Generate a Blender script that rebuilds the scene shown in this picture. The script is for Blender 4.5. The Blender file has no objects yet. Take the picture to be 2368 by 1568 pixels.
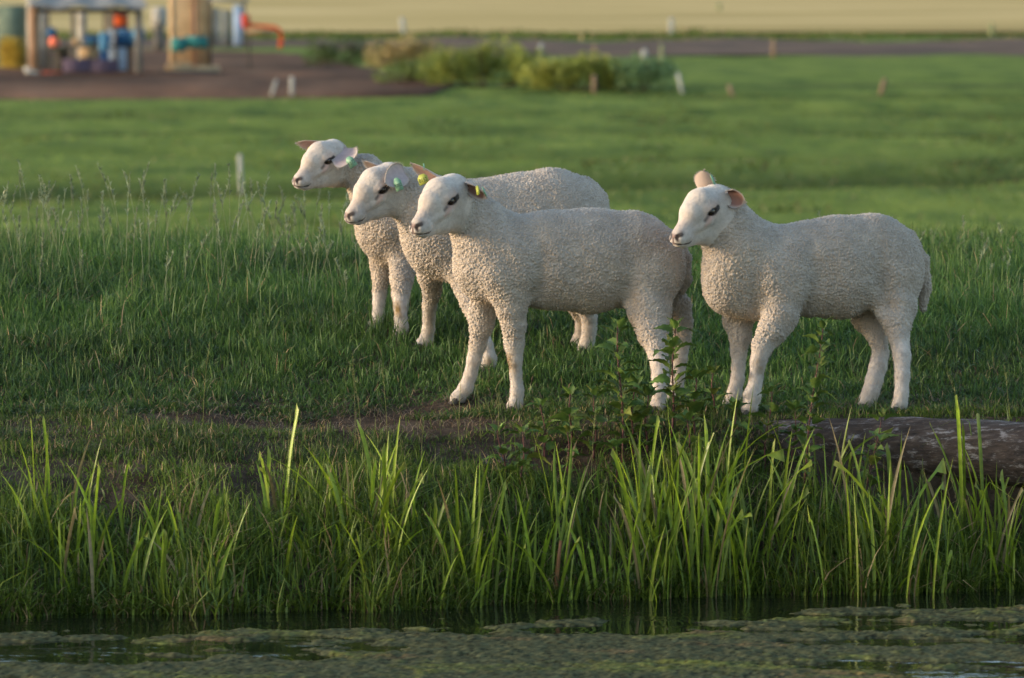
import bpy, math, random
import numpy as np
from mathutils import Vector, Matrix

# ------------------------------------------------------------------ camera, world, sun, exposure
SC = bpy.context.scene
COL = SC.collection
F = 2368 * 200 / 36.0            # focal length in reference pixels (2368 x 1568 grid)
THETA = math.atan(864 / F)
H = 1.217
cam_d = bpy.data.cameras.new('camera'); cam = bpy.data.objects.new('camera', cam_d); COL.objects.link(cam)
cam.location = (0, 0, H); cam.rotation_euler = (math.pi / 2 - THETA, 0, 0)
cam_d.lens = 200; cam_d.sensor_width = 36; cam_d.clip_start = 0.1; cam_d.clip_end = 8000
cam_d.dof.use_dof = True; cam_d.dof.focus_distance = 15.75; cam_d.dof.aperture_fstop = 7.6
SC.camera = cam

SUN_AZ = math.radians(-97)      # compass direction the light comes from (0 = +Y, clockwise)
SUN_EL = math.radians(10)
W = bpy.data.worlds.new('World'); SC.world = W; W.use_nodes = True
nt = W.node_tree; bg = nt.nodes['Background']
sky = nt.nodes.new('ShaderNodeTexSky'); sky.sky_type = 'NISHITA'; sky.sun_disc = False
sky.sun_elevation = SUN_EL; sky.sun_rotation = SUN_AZ; sky.dust_density = 1.2; sky.air_density = 1.0
nt.links.new(sky.outputs[0], bg.inputs[0]); bg.inputs[1].default_value = 0.15
sd = bpy.data.lights.new('sun', 'SUN'); so = bpy.data.objects.new('sun', sd); COL.objects.link(so)
sd.energy = 1.3; sd.angle = math.radians(10); sd.color = (1.0, 0.84, 0.66)
_d = Vector((math.sin(SUN_AZ) * math.cos(SUN_EL), math.cos(SUN_AZ) * math.cos(SUN_EL), math.sin(SUN_EL)))
so.rotation_euler = _d.to_track_quat('Z', 'Y').to_euler(); so.location = (-8, 6, 6)
SC.view_settings.view_transform = 'Standard'; SC.view_settings.look = 'None'
SC.view_settings.exposure = 1.72; SC.view_settings.gamma = 1.0
SC.render.engine = 'CYCLES'
SC.cycles.use_denoising = True
SC.cycles.max_bounces = 6; SC.cycles.diffuse_bounces = 3; SC.cycles.glossy_bounces = 3
SC.cycles.transmission_bounces = 3; SC.cycles.transparent_max_bounces = 4
SC.cycles.caustics_reflective = False; SC.cycles.caustics_refractive = False
SC.cycles.sample_clamp_indirect = 4

RNG = np.random.default_rng(7)
random.seed(7)

# ------------------------------------------------------------------ helpers
CT, ST = math.cos(THETA), math.sin(THETA)
def pix(u, v, Y):
    """world point at depth Y seen at reference pixel (u, v)"""
    a = (u - 1184) / F; b = (784 - v) / F
    dx, dy, dz = a, CT + b * ST, -ST + b * CT
    k = Y / dy
    return np.array([dx * k, Y, H + dz * k])

def tag(o, label=None, cat=None, group=None, kind=None):
    if label: o['label'] = label
    if cat: o['category'] = cat
    if group: o['group'] = group
    if kind: o['kind'] = kind
    return o

def link(name, me, mat=None, parent=None):
    o = bpy.data.objects.new(name, me); COL.objects.link(o)
    if mat is not None: me.materials.append(mat)
    if parent is not None: o.parent = parent
    return o

def empty(name, loc):
    o = bpy.data.objects.new(name, None); COL.objects.link(o); o.location = tuple(loc); o.empty_display_size = 0.05
    return o

def np_mesh(name, V, faces, col=None, smooth=False, attrs=None):
    """faces: list of (n,k) int arrays"""
    me = bpy.data.meshes.new(name)
    V = np.asarray(V, np.float32)
    me.vertices.add(len(V)); me.vertices.foreach_set('co', V.ravel())
    nl = sum(f.size for f in faces); npoly = sum(len(f) for f in faces)
    me.loops.add(nl); me.polygons.add(npoly)
    me.loops.foreach_set('vertex_index', np.concatenate([f.ravel() for f in faces]).astype(np.int32))
    tot = np.concatenate([np.full(len(f), f.shape[1], np.int32) for f in faces])
    st = np.concatenate([[0], np.cumsum(tot)[:-1]]).astype(np.int32)
    me.polygons.foreach_set('loop_start', st)
    if smooth: me.polygons.foreach_set('use_smooth', np.ones(npoly, bool))
    me.update(calc_edges=True)
    if col is not None:
        a = me.attributes.new('Col', 'FLOAT_COLOR', 'POINT')
        c = np.ones((len(V), 4), np.float32); c[:, :3] = col; a.data.foreach_set('color', c.ravel())
    for k, v in (attrs or {}).items():
        a = me.attributes.new(k, 'FLOAT', 'POINT'); a.data.foreach_set('value', np.asarray(v, np.float32))
    return me

def hash3(i, j, k, s=0):
    n = (i * 73856093) ^ (j * 19349663) ^ (k * 83492791) ^ (s * 2654435)
    n = n & 0x7fffffff
    n = (n ^ (n >> 13)) * 1274126177 & 0x7fffffff
    n = (n ^ (n >> 16)) * 668265263 & 0x7fffffff
    return (n & 0xfffff) / float(0xfffff)

def vnoise(P, s=0):
    P = np.asarray(P, float); I = np.floor(P).astype(np.int64); f = P - I; f = f * f * (3 - 2 * f)
    r = 0
    for a in (0, 1):
        for b in (0, 1):
            for c in (0, 1):
                w = (f[:, 0] if a else 1 - f[:, 0]) * (f[:, 1] if b else 1 - f[:, 1]) * (f[:, 2] if c else 1 - f[:, 2])
                r = r + w * hash3(I[:, 0] + a, I[:, 1] + b, I[:, 2] + c, s)
    return r * 2 - 1

def fbm(P, s=0, oct=3):
    r = 0; a = 1.0; t = 0
    for o in range(oct):
        r = r + a * vnoise(np.asarray(P) * 2 ** o, s + o); t += a; a *= .5
    return r / t

def worley(P, s=0):
    I = np.floor(P).astype(np.int64); f1 = np.full(len(P), 9.); f2 = np.full(len(P), 9.)
    for a in (-1, 0, 1):
        for b in (-1, 0, 1):
            for c in (-1, 0, 1):
                J = I + [a, b, c]
                q = J + np.stack([hash3(J[:, 0], J[:, 1], J[:, 2], s + m) for m in (1, 2, 3)], 1)
                d = np.sqrt(((q - P) ** 2).sum(1))
                m = d < f1; f2 = np.where(m, f1, np.minimum(f2, d)); f1 = np.where(m, d, f1)
    return f1, f2

# ------------------------------------------------------------------ terrain
WATER = -0.42
_py = [-5, 15.2, 15.45, 15.6, 16.0, 16.4, 16.8, 17.5, 18.4, 19.3, 20.5, 24, 30, 36, 5000]
_pz = [-.005, -.005, -.005, .005, .045, .10, .14, .195, .25, .24, .12, -.8, -1.9, -2, -2]
_ty = np.arange(-5, 60, .02); _tz = np.interp(_ty, _py, _pz)
_k = np.hanning(25); _k /= _k.sum(); _tz = np.convolve(np.pad(_tz, 12, 'edge'), _k, 'valid')
_bt = [-6, -2.5, -.6, 0, .2, .45, .75, 1.0]; _bz = [-1.1, -1.1, -.8, -.425, -.27, -.12, -.035, -.005]
def edge_y(x): return 14.56 + np.clip(0.28 * x, -.7, .6) + .045 * np.sin(x * 4.1) + .03 * np.sin(x * 11 + 1) + .02 * np.sin(x * 29 + 2)
def terr(x, y):
    x = np.atleast_1d(np.asarray(x, float)); y = np.atleast_1d(np.asarray(y, float))
    z = np.interp(y, _ty, _tz)
    Ye = edge_y(x); t = (y - Ye) / (15.45 - Ye)
    zb = np.interp(t, _bt, _bz)
    z = np.where(y < 15.45, zb, z)
    z = z - .13 * np.clip((x - .6) / .3, 0, 1) * np.exp(-((y - 15.08) / .13) ** 2) - .05 * np.exp(-(((x - .05) / .25) ** 2 + ((y - 15.05) / .08) ** 2))
    P = np.stack([x, y, x * 0], 1)
    near = np.clip((26 - y) / 4, 0, 1)
    z = z + near * (.014 * fbm(P * 3.0, 5) + .006 * vnoise(P * 11, 9)) * np.clip((t + .2), 0, 1)
    # swell of the hump is a little uneven
    z = z + near * np.clip((y - 16.6) / 1.5, 0, 1) * .03 * vnoise(P * .9, 21)
    # trampled hollow of bare earth
    z = z - .035 * np.exp(-(((x + .42) / .38) ** 2 + ((y - 15.42) / .16) ** 2))
    far = np.clip((y - 45) / 20, 0, 1)
    z = z + far * (.10 * fbm(P * [.12, .22, 1], 31) + .05 * vnoise(P * [.5, .9, 1], 37))
    for yc, w, d in ((85, 2.6, .45), (98, 2.0, .18), (126, 3, .28), (143, 2.5, .45), (112, 2, .15)):
        z = z - far * d * np.exp(-((y - yc - (.45 if yc == 85 else .02) * x - .5 * np.sin(x * .07 + yc)) / w) ** 2)
    # the near bank of the ditch, under and behind the camera
    z = np.where(y < 4, -1.1 + .8 * np.clip((4 - y) / 2.5, 0, 1), z)
    return z

def hit(u, v):
    """point of the terrain seen at reference pixel"""
    ys = np.concatenate([np.arange(13, 60, .01), np.geomspace(60, 3000, 3000)])
    p0 = pix(u, v, 1.0); sx = p0[0]; sz = p0[2] - H
    f = (H + sz * ys) - terr(sx * ys, ys)
    i = int(np.argmax(f < 0)) if (f < 0).any() else len(ys) - 1
    Y = ys[i]; return np.array([sx * Y, Y, float(terr(sx * Y, Y)[0])])

def on(x, y): return np.array([x, y, float(terr(x, y)[0])])

# ------------------------------------------------------------------ materials
def mat(name, rough=.8, spec=.3):
    m = bpy.data.materials.new(name); m.use_nodes = True
    b = m.node_tree.nodes['Principled BSDF']; b.inputs['Roughness'].default_value = rough
    b.inputs['Specular IOR Level'].default_value = spec
    return m, m.node_tree, b

def N(nt, kind, **kw):
    n = nt.nodes.new(kind)
    for k, v in kw.items():
        if k.startswith('i_'): n.inputs[k[2:]].default_value = v
        else: setattr(n, k, v)
    return n

def noise_mat(name, c1, c2, scale=5, rough=.85, c3=None, stretch=(1, 1, 1), bump=0.0, bscale=40, bdist=.01, detail=5, spec=.25, coords='Object', metal=0):
    m, nt, b = mat(name, rough, spec); b.inputs['Metallic'].default_value = metal
    tc = N(nt, 'ShaderNodeTexCoord'); mp = N(nt, 'ShaderNodeMapping'); mp.inputs['Scale'].default_value = stretch
    nt.links.new(tc.outputs[coords], mp.inputs[0])
    no = N(nt, 'ShaderNodeTexNoise', i_Scale=scale, i_Detail=detail, i_Roughness=.62)
    nt.links.new(mp.outputs[0], no.inputs['Vector'])
    r = N(nt, 'ShaderNodeValToRGB'); e = r.color_ramp.elements
    e[0].position = .33; e[0].color = (*c1, 1); e[1].position = .67; e[1].color = (*c2, 1)
    if c3: q = e.new(.5); q.color = (*c3, 1)
    nt.links.new(no.outputs[0], r.inputs[0]); nt.links.new(r.outputs[0], b.inputs['Base Color'])
    if bump:
        n2 = N(nt, 'ShaderNodeTexNoise', i_Scale=bscale, i_Detail=6.0)
        nt.links.new(mp.outputs[0], n2.inputs['Vector'])
        bp = N(nt, 'ShaderNodeBump', i_Strength=bump, i_Distance=bdist)
        nt.links.new(n2.outputs[0], bp.inputs['Height']); nt.links.new(bp.outputs[0], b.inputs['Normal'])
    return m

def blade_mat(name, transl=.35, rough=.45, spec=.35, veins=False):
    m, nt, b = mat(name, rough, spec)
    at = N(nt, 'ShaderNodeAttribute', attribute_name='Col')
    ge = N(nt, 'ShaderNodeNewGeometry')
    no = N(nt, 'ShaderNodeTexNoise', i_Scale=60.0, i_Detail=3.0)
    nt.links.new(ge.outputs['Position'], no.inputs['Vector'])
    mr = N(nt, 'ShaderNodeMapRange'); mr.inputs[1].default_value = .3; mr.inputs[2].default_value = .7; mr.inputs[3].default_value = .72; mr.inputs[4].default_value = 1.2
    nt.links.new(no.outputs[0], mr.inputs[0])
    mx = N(nt, 'ShaderNodeVectorMath', operation='SCALE')
    nt.links.new(at.outputs[0], mx.inputs[0]); nt.links.new(mr.outputs[0], mx.inputs['Scale'])
    nt.links.new(mx.outputs[0], b.inputs['Base Color'])
    tr = N(nt, 'ShaderNodeBsdfTranslucent'); nt.links.new(mx.outputs[0], tr.inputs[0])
    ms = N(nt, 'ShaderNodeMixShader'); ms.inputs[0].default_value = transl
    nt.links.new(b.outputs[0], ms.inputs[1]); nt.links.new(tr.outputs[0], ms.inputs[2])
    nt.links.new(ms.outputs[0], nt.nodes['Material Output'].inputs[0])
    return m

M = {}
M['grass'] = blade_mat('grass_blade', .35, .5, .3)
M['reed'] = blade_mat('reed_blade', .4, .38, .45)
M['leaf'] = blade_mat('nettle_leaf', .25, .55, .3)

def ground_mat():
    m, nt, b = mat('earth_and_turf', .95, .03)
    ge = N(nt, 'ShaderNodeNewGeometry'); at = N(nt, 'ShaderNodeAttribute', attribute_name='turf')
    at2 = N(nt, 'ShaderNodeAttribute', attribute_name='band')
    def noise(scale, vec=(1, 1, 1), det=6):
        mp = N(nt, 'ShaderNodeMapping'); mp.inputs['Scale'].default_value = vec
        nt.links.new(ge.outputs['Position'], mp.inputs[0])
        n = N(nt, 'ShaderNodeTexNoise', i_Scale=scale, i_Detail=det, i_Roughness=.65)
        nt.links.new(mp.outputs[0], n.inputs['Vector']); return n
    def ramp(src, *st):
        r = N(nt, 'ShaderNodeValToRGB'); e = r.color_ramp.elements
        e[0].position, e[0].color = st[0][0], (*st[0][1], 1); e[1].position, e[1].color = st[-1][0], (*st[-1][1], 1)
        for p, c in st[1:-1]: q = e.new(p); q.color = (*c, 1)
        nt.links.new(src, r.inputs[0]); return r
    def mix(f, a, c):
        x = N(nt, 'ShaderNodeMix', data_type='RGBA')
        nt.links.new(f, x.inputs[0]) if not isinstance(f, float) else setattr(x.inputs[0], 'default_value', f)
        nt.links.new(a, x.inputs[6]); nt.links.new(c, x.inputs[7]); return x
    earth = ramp(noise(14).outputs[0], (.3, (.028, .020, .014)), (.5, (.055, .040, .029)), (.7, (.10, .075, .055)))
    n1 = noise(1.0, (.12, .30, 1)); n2 = noise(1.0, (.8, .35, 1), 6)
    f1 = ramp(n1.outputs[0], (.32, (.070, .110, .024)), (.52, (.120, .165, .034)), (.70, (.185, .225, .048)))
    f2 = ramp(n2.outputs[0], (.36, (.030, .062, .018)), (.5, (.115, .155, .032)), (.64, (.180, .220, .046)))
    far = mix(.6, f1.outputs[0], f2.outputs[0])
    rank = ramp(noise(1.0, (.4, 1, 1)).outputs[0], (.3, (.022, .036, .012)), (.7, (.060, .070, .022)))
    far2 = mix(at2.outputs['Fac'], far.outputs[2], rank.outputs[0])
    full = mix(at.outputs['Fac'], earth.outputs[0], far2.outputs[2])
    nt.links.new(full.outputs[2], b.inputs['Base Color'])
    bp = N(nt, 'ShaderNodeBump', i_Strength=.8, i_Distance=.015)
    nt.links.new(noise(45, det=8).outputs[0], bp.inputs['Height']); nt.links.new(bp.outputs[0], b.inputs['Normal'])
    return m
M['ground'] = ground_mat()

def ground():
    xs = np.concatenate([-np.geomspace(2600, 3.05, 80), np.arange(-3, 3.01, .022), np.geomspace(3.05, 2600, 80)])
    ys = np.concatenate([np.linspace(-60, 13.8, 40), np.arange(13.85, 20.6, .022), np.geomspace(20.7, 60, 60), np.linspace(60.5, 170, 260), np.geomspace(171, 4200, 70)])
    X, Yg = np.meshgrid(xs, ys, indexing='ij')
    Z = terr(X.ravel(), Yg.ravel())
    nx, ny = X.shape; idx = np.arange(nx * ny).reshape(nx, ny)
    q = np.stack([idx[:-1, :-1], idx[1:, :-1], idx[1:, 1:], idx[:-1, 1:]], -1).reshape(-1, 4)
    y = Yg.ravel(); x = X.ravel()
    turf = np.clip((y - 40) / 20, 0, 1)
    band = np.zeros_like(y)
    for yc, w, a in ((85, 3.2, 1.), (98, 2.0, .4), (126, 2.5, .7), (143, 2.6, 1.0), (112, 2, .35), (152, 2.5, .6)):
        band = np.maximum(band, a * np.exp(-((y - yc - (.45 if yc == 85 else .02) * x - .5 * np.sin(x * .07 + yc)) / w) ** 2))
    me = np_mesh('ground', np.stack([x, y, Z], 1), [q], smooth=True, attrs={'turf': turf, 'band': band})
    o = link('ground', me, M['ground']); tag(o, kind='structure')
ground()

# ------------------------------------------------------------------ water and algae
def water():
    m, nt, b = mat('ditch_water', .04, .5)
    b.inputs['Base Color'].default_value = (.006, .008, .005, 1)
    ge = N(nt, 'ShaderNodeNewGeometry'); mp = N(nt, 'ShaderNodeMapping'); mp.inputs['Scale'].default_value = (1, 2.2, 1)
    nt.links.new(ge.outputs['Position'], mp.inputs[0])
    n1 = N(nt, 'ShaderNodeTexNoise', i_Scale=9.0, i_Detail=3.0); n2 = N(nt, 'ShaderNodeTexNoise', i_Scale=2.0, i_Detail=2.0)
    nt.links.new(mp.outputs[0], n1.inputs[0]); nt.links.new(mp.outputs[0], n2.inputs[0])
    r = N(nt, 'ShaderNodeMapRange'); r.inputs[1].default_value = .42; r.inputs[2].default_value = .66; nt.links.new(n2.outputs[0], r.inputs[0])
    mu = N(nt, 'ShaderNodeMath', operation='MULTIPLY'); nt.links.new(n1.outputs[0], mu.inputs[0]); nt.links.new(r.outputs[0], mu.inputs[1])
    bp = N(nt, 'ShaderNodeBump', i_Strength=1.0, i_Distance=.006)
    nt.links.new(mu.outputs[0], bp.inputs['Height']); nt.links.new(bp.outputs[0], b.inputs['Normal'])
    V = [(-400, 2.5, WATER), (400, 2.5, WATER), (400, 15.3, WATER), (-400, 15.3, WATER)]
    o = link('water', np_mesh('water', V, [np.array([[0, 1, 2, 3]])]), m); tag(o, kind='structure')
    # floating algae: a bumpy mat that dips under the surface where open water shows
    xs = np.arange(-2.6, 2.6, .008); ys = np.arange(11.6, 14.95, .010)
    X, Y = np.meshgrid(xs, ys, indexing='ij'); P = np.stack([X.ravel(), Y.ravel(), X.ravel() * 0], 1)
    cover = fbm(P * [1.1, 2.3, 1], 61, 4) + .35 * fbm(P * [6, 11, 1], 71, 3)
    rr = edge_y(P[:, 0]) - P[:, 1]
    ang = .50 * np.clip((rr - .62 - .26 * np.clip(P[:, 0], -1, 1.2)) / .4, -1.3, .34) + .12 * np.clip(-P[:, 0] / 1.2, -1, 1) * np.clip(1 - (rr - .2) / .4, 0, 1)
    cover = cover * 1.5 + ang - .17
    fine = fbm(P * 38, 77, 2); fine2 = fbm(P * 95, 79, 2)
    Z = WATER + np.clip(cover * .05, -.014, .005) + .0036 * fine + .0022 * fine2 + .0012 * RNG.standard_normal(len(P))
    yel = fbm(P * [2.5, 5, 1], 83, 3) + .5 * fine
    brn = fbm(P * [4, 8, 1], 87, 3) + .4 * fine2
    c = np.array([.056, .058, .028]) * np.ones((len(P), 3))
    a = .8 * np.clip(yel * 1.6 - .25, 0, 1)[:, None]; c = c * (1 - a) + a * np.array([.110, .118, .026])
    a = .7 * np.clip(brn * 2.2 - .8, 0, 1)[:, None]; c = c * (1 - a) + a * np.array([.12, .075, .035])
    c *= np.clip(1 + .5 * fine2 + .35 * RNG.standard_normal(len(P)), .2, 2.2)[:, None]
    nx, ny = X.shape; idx = np.arange(nx * ny).reshape(nx, ny)
    q = np.stack([idx[:-1, :-1], idx[1:, :-1], idx[1:, 1:], idx[:-1, 1:]], -1).reshape(-1, 4)
    keep = (Z[q] > WATER - .004).any(1); q = q[keep]
    used = np.unique(q); mp_ = -np.ones(len(P), int); mp_[used] = np.arange(len(used))
    m, nt, b = mat('wet_algae', .9, .04)
    at = N(nt, 'ShaderNodeAttribute', attribute_name='Col'); nt.links.new(at.outputs[0], b.inputs['Base Color'])
    V = np.stack([P[:, 0], P[:, 1], Z], 1)[used]
    o = link('algae_mat', np_mesh('algae_mat', V, [mp_[q]], col=c[used], smooth=True), m)
    tag(o, 'green and brown floating algae spread over the dark ditch water', 'algae', kind='stuff')
water()

# ------------------------------------------------------------------ blades of grass
def blades(base, h, w, lean, az, col, seg=3, curl=2.0, tipcol=None, face_az=None, kink=None, basecol=None):
    """vectorised tapered blades -> V, faces, colours"""
    n = len(base); az = np.asarray(az); d = np.stack([np.cos(az), np.sin(az), az * 0], 1)
    fa = az + np.pi / 2 if face_az is None else face_az
    s = np.stack([np.cos(fa), np.sin(fa), fa * 0], 1)
    V = []; C = []
    for i in range(seg + 1):
        t = i / seg
        zz = h * (t - .45 * np.clip(lean, 0, 1.4) * t ** 3)
        oo = h * lean * t ** curl
        if kink is not None:                      # bent-over tips
            k = np.clip((t - kink) / (1 - kink + 1e-6), 0, 1); zz = zz - h * k * .55 * (t - kink); oo = oo + h * k * (t - kink) * .7
        p = base + d * oo[:, None] + np.array([0, 0, 1.]) * zz[:, None]
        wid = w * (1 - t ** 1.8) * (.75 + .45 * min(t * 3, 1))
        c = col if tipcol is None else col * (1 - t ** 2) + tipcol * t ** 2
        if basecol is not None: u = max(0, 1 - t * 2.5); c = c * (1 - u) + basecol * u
        if i < seg:
            V += [p - s * wid[:, None] / 2, p + s * wid[:, None] / 2]; C += [c, c]
        else: V.append(p); C.append(c)
    nv = 2 * seg + 1
    V = np.stack(V, 1).reshape(-1, 3); C = np.stack(C, 1).reshape(-1, 3)
    o = (np.arange(n) * nv)[:, None]
    Q = np.concatenate([o + np.array([[2 * i, 2 * i + 1, 2 * i + 3, 2 * i + 2]]) for i in range(seg - 1)]) if seg > 1 else np.zeros((0, 4), int)
    T = o + np.array([[2 * seg - 2, 2 * seg - 1, 2 * seg]])
    return V, Q, T, C

def join(parts):
    off = 0; Vs, Qs, Ts, Cs = [], [], [], []
    for V, Q, T, C in parts:
        Vs.append(V); Cs.append(C); Qs.append(Q + off); Ts.append(T + off); off += len(V)
    f = []
    Q = np.concatenate(Qs); T = np.concatenate(Ts)
    if len(Q): f.append(Q)
    if len(T): f.append(T)
    return np.concatenate(Vs), f, np.concatenate(Cs)

def greens(n, a, b, straw=.05, seed=None, strawc=(.30, .21, .11)):
    t = RNG.random((n, 1)) ** 1.0
    c = np.array(a) * (1 - t) + np.array(b) * t
    c = c * (1 + .25 * RNG.standard_normal((n, 1)) * .6)
    m = RNG.random(n) < straw; c[m] = np.array(strawc) * (.6 + .7 * RNG.random((m.sum(), 1)))
    return np.clip(c, .004, .7)

def meadow_grass():
    parts = []
    def bare(P):      # trampled earth and mud patches
        x, y = P[:, 0], P[:, 1]
        b = 1.9 * np.exp(-(((x + .22) / .22) ** 2 + ((y - 15.46) / .19) ** 2))
        b = b + .9 * np.exp(-(((x + .80) / .20) ** 2 + ((y - 15.47) / .10) ** 2))
        b = b + .9 * np.exp(-(((x + .44) / .20) ** 2 + ((y - 15.27) / .09) ** 2))
        b = b + .35 * np.exp(-(((x + .7) / .9) ** 2 + ((y - 15.4) / .18) ** 2)) + .25 * np.exp(-(((x - 1.2) / .6) ** 2 + ((y - 15.5) / .15) ** 2))
        return np.clip(b * (.95 + 1.0 * vnoise(P * [4.5, 8, 1], 3)) + .35 * vnoise(P * [7, 11, 1], 4) - .05, 0, 1)
    # 1 the hump behind the flock
    n = 300000
    x = RNG.uniform(-2.7, 2.7, n); y = 15.45 + 5.0 * RNG.random(n) ** 1.25
    P = np.stack([x, y, x * 0], 1)
    cl = vnoise(P * 4.5, 41) * .6 + vnoise(P * 14, 43) * .5
    keep = RNG.random(n) > bare(P) * 1.0
    x, y, P, cl = x[keep], y[keep], P[keep], cl[keep]; n = len(x)
    left = np.clip((-x - .2) / 1.0, 0, 1); right = np.clip((x - .9) / .6, 0, 1)
    up = np.clip((y - 15.5) / 1.6, 0, 1)
    h = (.030 + .055 * up * (.55 + .45 * np.maximum(left, right))) * (1 + .45 * cl) * np.exp(.28 * RNG.standard_normal(n))
    h = np.clip(h, .015, .16)
    c = greens(n, (.028, .066, .015), (.084, .150, .030), .015)
    k = np.clip(.5 + vnoise(P * 1.6, 47) * .8, 0, 1)[:, None]; c = c * (.78 + .45 * k)
    dry = np.clip(bare(P) + .25 * np.clip((15.9 - y) / .4, 0, 1), 0, 1)
    m = RNG.random(n) < dry * .28; c[m] = np.array([.22, .16, .09]) * (.5 + .8 * RNG.random((m.sum(), 1)))
    lean = np.abs(RNG.normal(.55, .45, n)) + .6 * dry
    az = RNG.uniform(0, 2 * np.pi, n)
    base = np.stack([x, y, terr(x, y) - .006], 1)
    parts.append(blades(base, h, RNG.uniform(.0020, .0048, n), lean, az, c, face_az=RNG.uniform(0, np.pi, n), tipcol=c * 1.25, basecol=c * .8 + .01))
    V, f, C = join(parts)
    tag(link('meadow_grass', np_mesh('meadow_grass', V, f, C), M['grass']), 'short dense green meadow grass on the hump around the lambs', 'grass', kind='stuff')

    # 2 rank grass down the bank to the water
    parts = []; n = 95000
    x = RNG.uniform(-2.7, 2.7, n); t = RNG.random(n) ** .85
    Ye = edge_y(x); y = Ye - .05 + t * (15.50 - Ye)
    P = np.stack([x, y, x * 0], 1)
    keep = (RNG.random(n) > bare(P) * .93) & (RNG.random(n) < .75 + .5 * vnoise(P * [7, 5, 1], 51))
    logz = (x > .72) & (y > 15.08) & (y < 15.40); keep &= ~(logz & (RNG.random(n) < .93))
    lz2 = (x > -.1) & (x < .22) & (y > 14.98) & (y < 15.2); keep &= ~(lz2 & (RNG.random(n) < .8))
    x, y, t, P = x[keep], y[keep], t[keep], P[keep]; n = len(x)
    tall = np.exp(-(np.clip(t - .16, 0, 1) / (.30 + .22 * np.clip(x - .2, 0, 1))) ** 2)
    cl = vnoise(P * [6, 4, 1], 53)
    h = (.020 + .085 * tall) * (1 + .75 * cl) * np.exp(.3 * RNG.standard_normal(n)); h = np.clip(h, .02, .30)
    c = greens(n, (.032, .065, .009), (.135, .190, .022), .05)
    lean = np.abs(RNG.normal(.5, .5, n)) + .6 * (RNG.random(n) < .2); az = RNG.uniform(0, 2 * np.pi, n)
    base = np.stack([x, y, terr(x, y) - .01], 1)
    parts.append(blades(base, h, RNG.uniform(.0016, .0042, n) * (.7 + 1.3 * tall * .5), lean, az, c, seg=4, face_az=RNG.uniform(-.9, .9, n), tipcol=c * 1.2 + .004))
    # short turf on top of the bank
    n = 75000; x = RNG.uniform(-2.6, 2.6, n); y = RNG.uniform(14.95, 15.62, n); P = np.stack([x, y, x * 0], 1)
    k = (RNG.random(n) > bare(P) * 1.0) & ~((x > .72) & (y > 15.10) & (y < 15.40) & (RNG.random(n) < .95)) & (y > edge_y(x) + .1)
    k &= ~((x > -.1) & (x < .22) & (y > 14.98) & (y < 15.2) & (RNG.random(n) < .7)) & (RNG.random(n) < .75 + .6 * vnoise(P * [9, 9, 1], 57))
    x, y, P = x[k], y[k], P[k]; n = len(x)
    h = (.026 + .016 * vnoise(P * [6, 8, 1], 59)) * np.exp(.3 * RNG.standard_normal(n)); c = greens(n, (.030, .058, .012), (.088, .135, .024), .12)
    parts.append(blades(np.stack([x, y, terr(x, y) - .004], 1), np.clip(h, .01, .08), RNG.uniform(.0015, .0034, n), np.abs(RNG.normal(.7, .5, n)), RNG.uniform(0, 6.28, n), c, face_az=RNG.uniform(0, 3.14, n)))
    # blades drooping over the water's edge
    n = 5000; x = RNG.uniform(-2.5, 2.5, n); y = edge_y(x) + RNG.uniform(-.02, .06, n); c = greens(n, (.035, .065, .01), (.12, .17, .02), .1)
    parts.append(blades(np.stack([x, y, np.maximum(terr(x, y), WATER) - .005], 1), RNG.uniform(.03, .09, n), RNG.uniform(.002, .005, n), RNG.uniform(.6, 1.8, n), RNG.uniform(-2.6, -.5, n), c, seg=4, face_az=RNG.uniform(-.8, .8, n)))
    # dead thatch lying about
    n = 9000; x = RNG.uniform(-2.4, 2.4, n); y = 15.0 + .75 * RNG.random(n)
    b = bare(np.stack([x, y, x * 0], 1)); k = RNG.random(n) < .15 + .6 * b; x, y = x[k], y[k]; n = len(x)
    base = np.stack([x, y, terr(x, y) + .002], 1)
    c = np.array([.24, .17, .11]) * (.4 + .9 * RNG.random((n, 1)))
    parts.append(blades(base, RNG.uniform(.015, .04, n), RNG.uniform(.0012, .0025, n), RNG.uniform(1.2, 2.6, n), RNG.uniform(0, 6.28, n), c))
    # small flowering stalks of couch and foxtail
    V, f, C = join(parts)
    tag(link('bank_grass', np_mesh('bank_grass', V, f, C), M['grass']), 'rank tangled grass covering the bank down to the water', 'grass', kind='stuff')
meadow_grass()

def tube_np(path, rad, k=5):
    path = np.asarray(path, float); n = len(path); rad = np.broadcast_to(rad, n)
    tg = np.gradient(path, axis=0); tg /= np.linalg.norm(tg, axis=1)[:, None] + 1e-9
    ref = np.array([0, 1., 0.03]) if abs(tg[0][1]) < .8 else np.array([1., 0, 0])
    V = []
    for i in range(n):
        a = np.cross(tg[i], ref); a /= np.linalg.norm(a) + 1e-9; b = np.cross(tg[i], a)
        for j in range(k):
            t = 2 * np.pi * j / k; V.append(path[i] + rad[i] * (np.cos(t) * a + np.sin(t) * b))
    Q = [[i * k + j, i * k + (j + 1) % k, (i + 1) * k + (j + 1) % k, (i + 1) * k + j] for i in range(n - 1) for j in range(k)]
    V += [path[0], path[-1]]; a, b = len(V) - 2, len(V) - 1
    T = [[a, (j + 1) % k, j] for j in range(k)] + [[b, (n - 1) * k + j, (n - 1) * k + (j + 1) % k] for j in range(k)]
    return np.array(V), np.array(Q), np.array(T)

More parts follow.
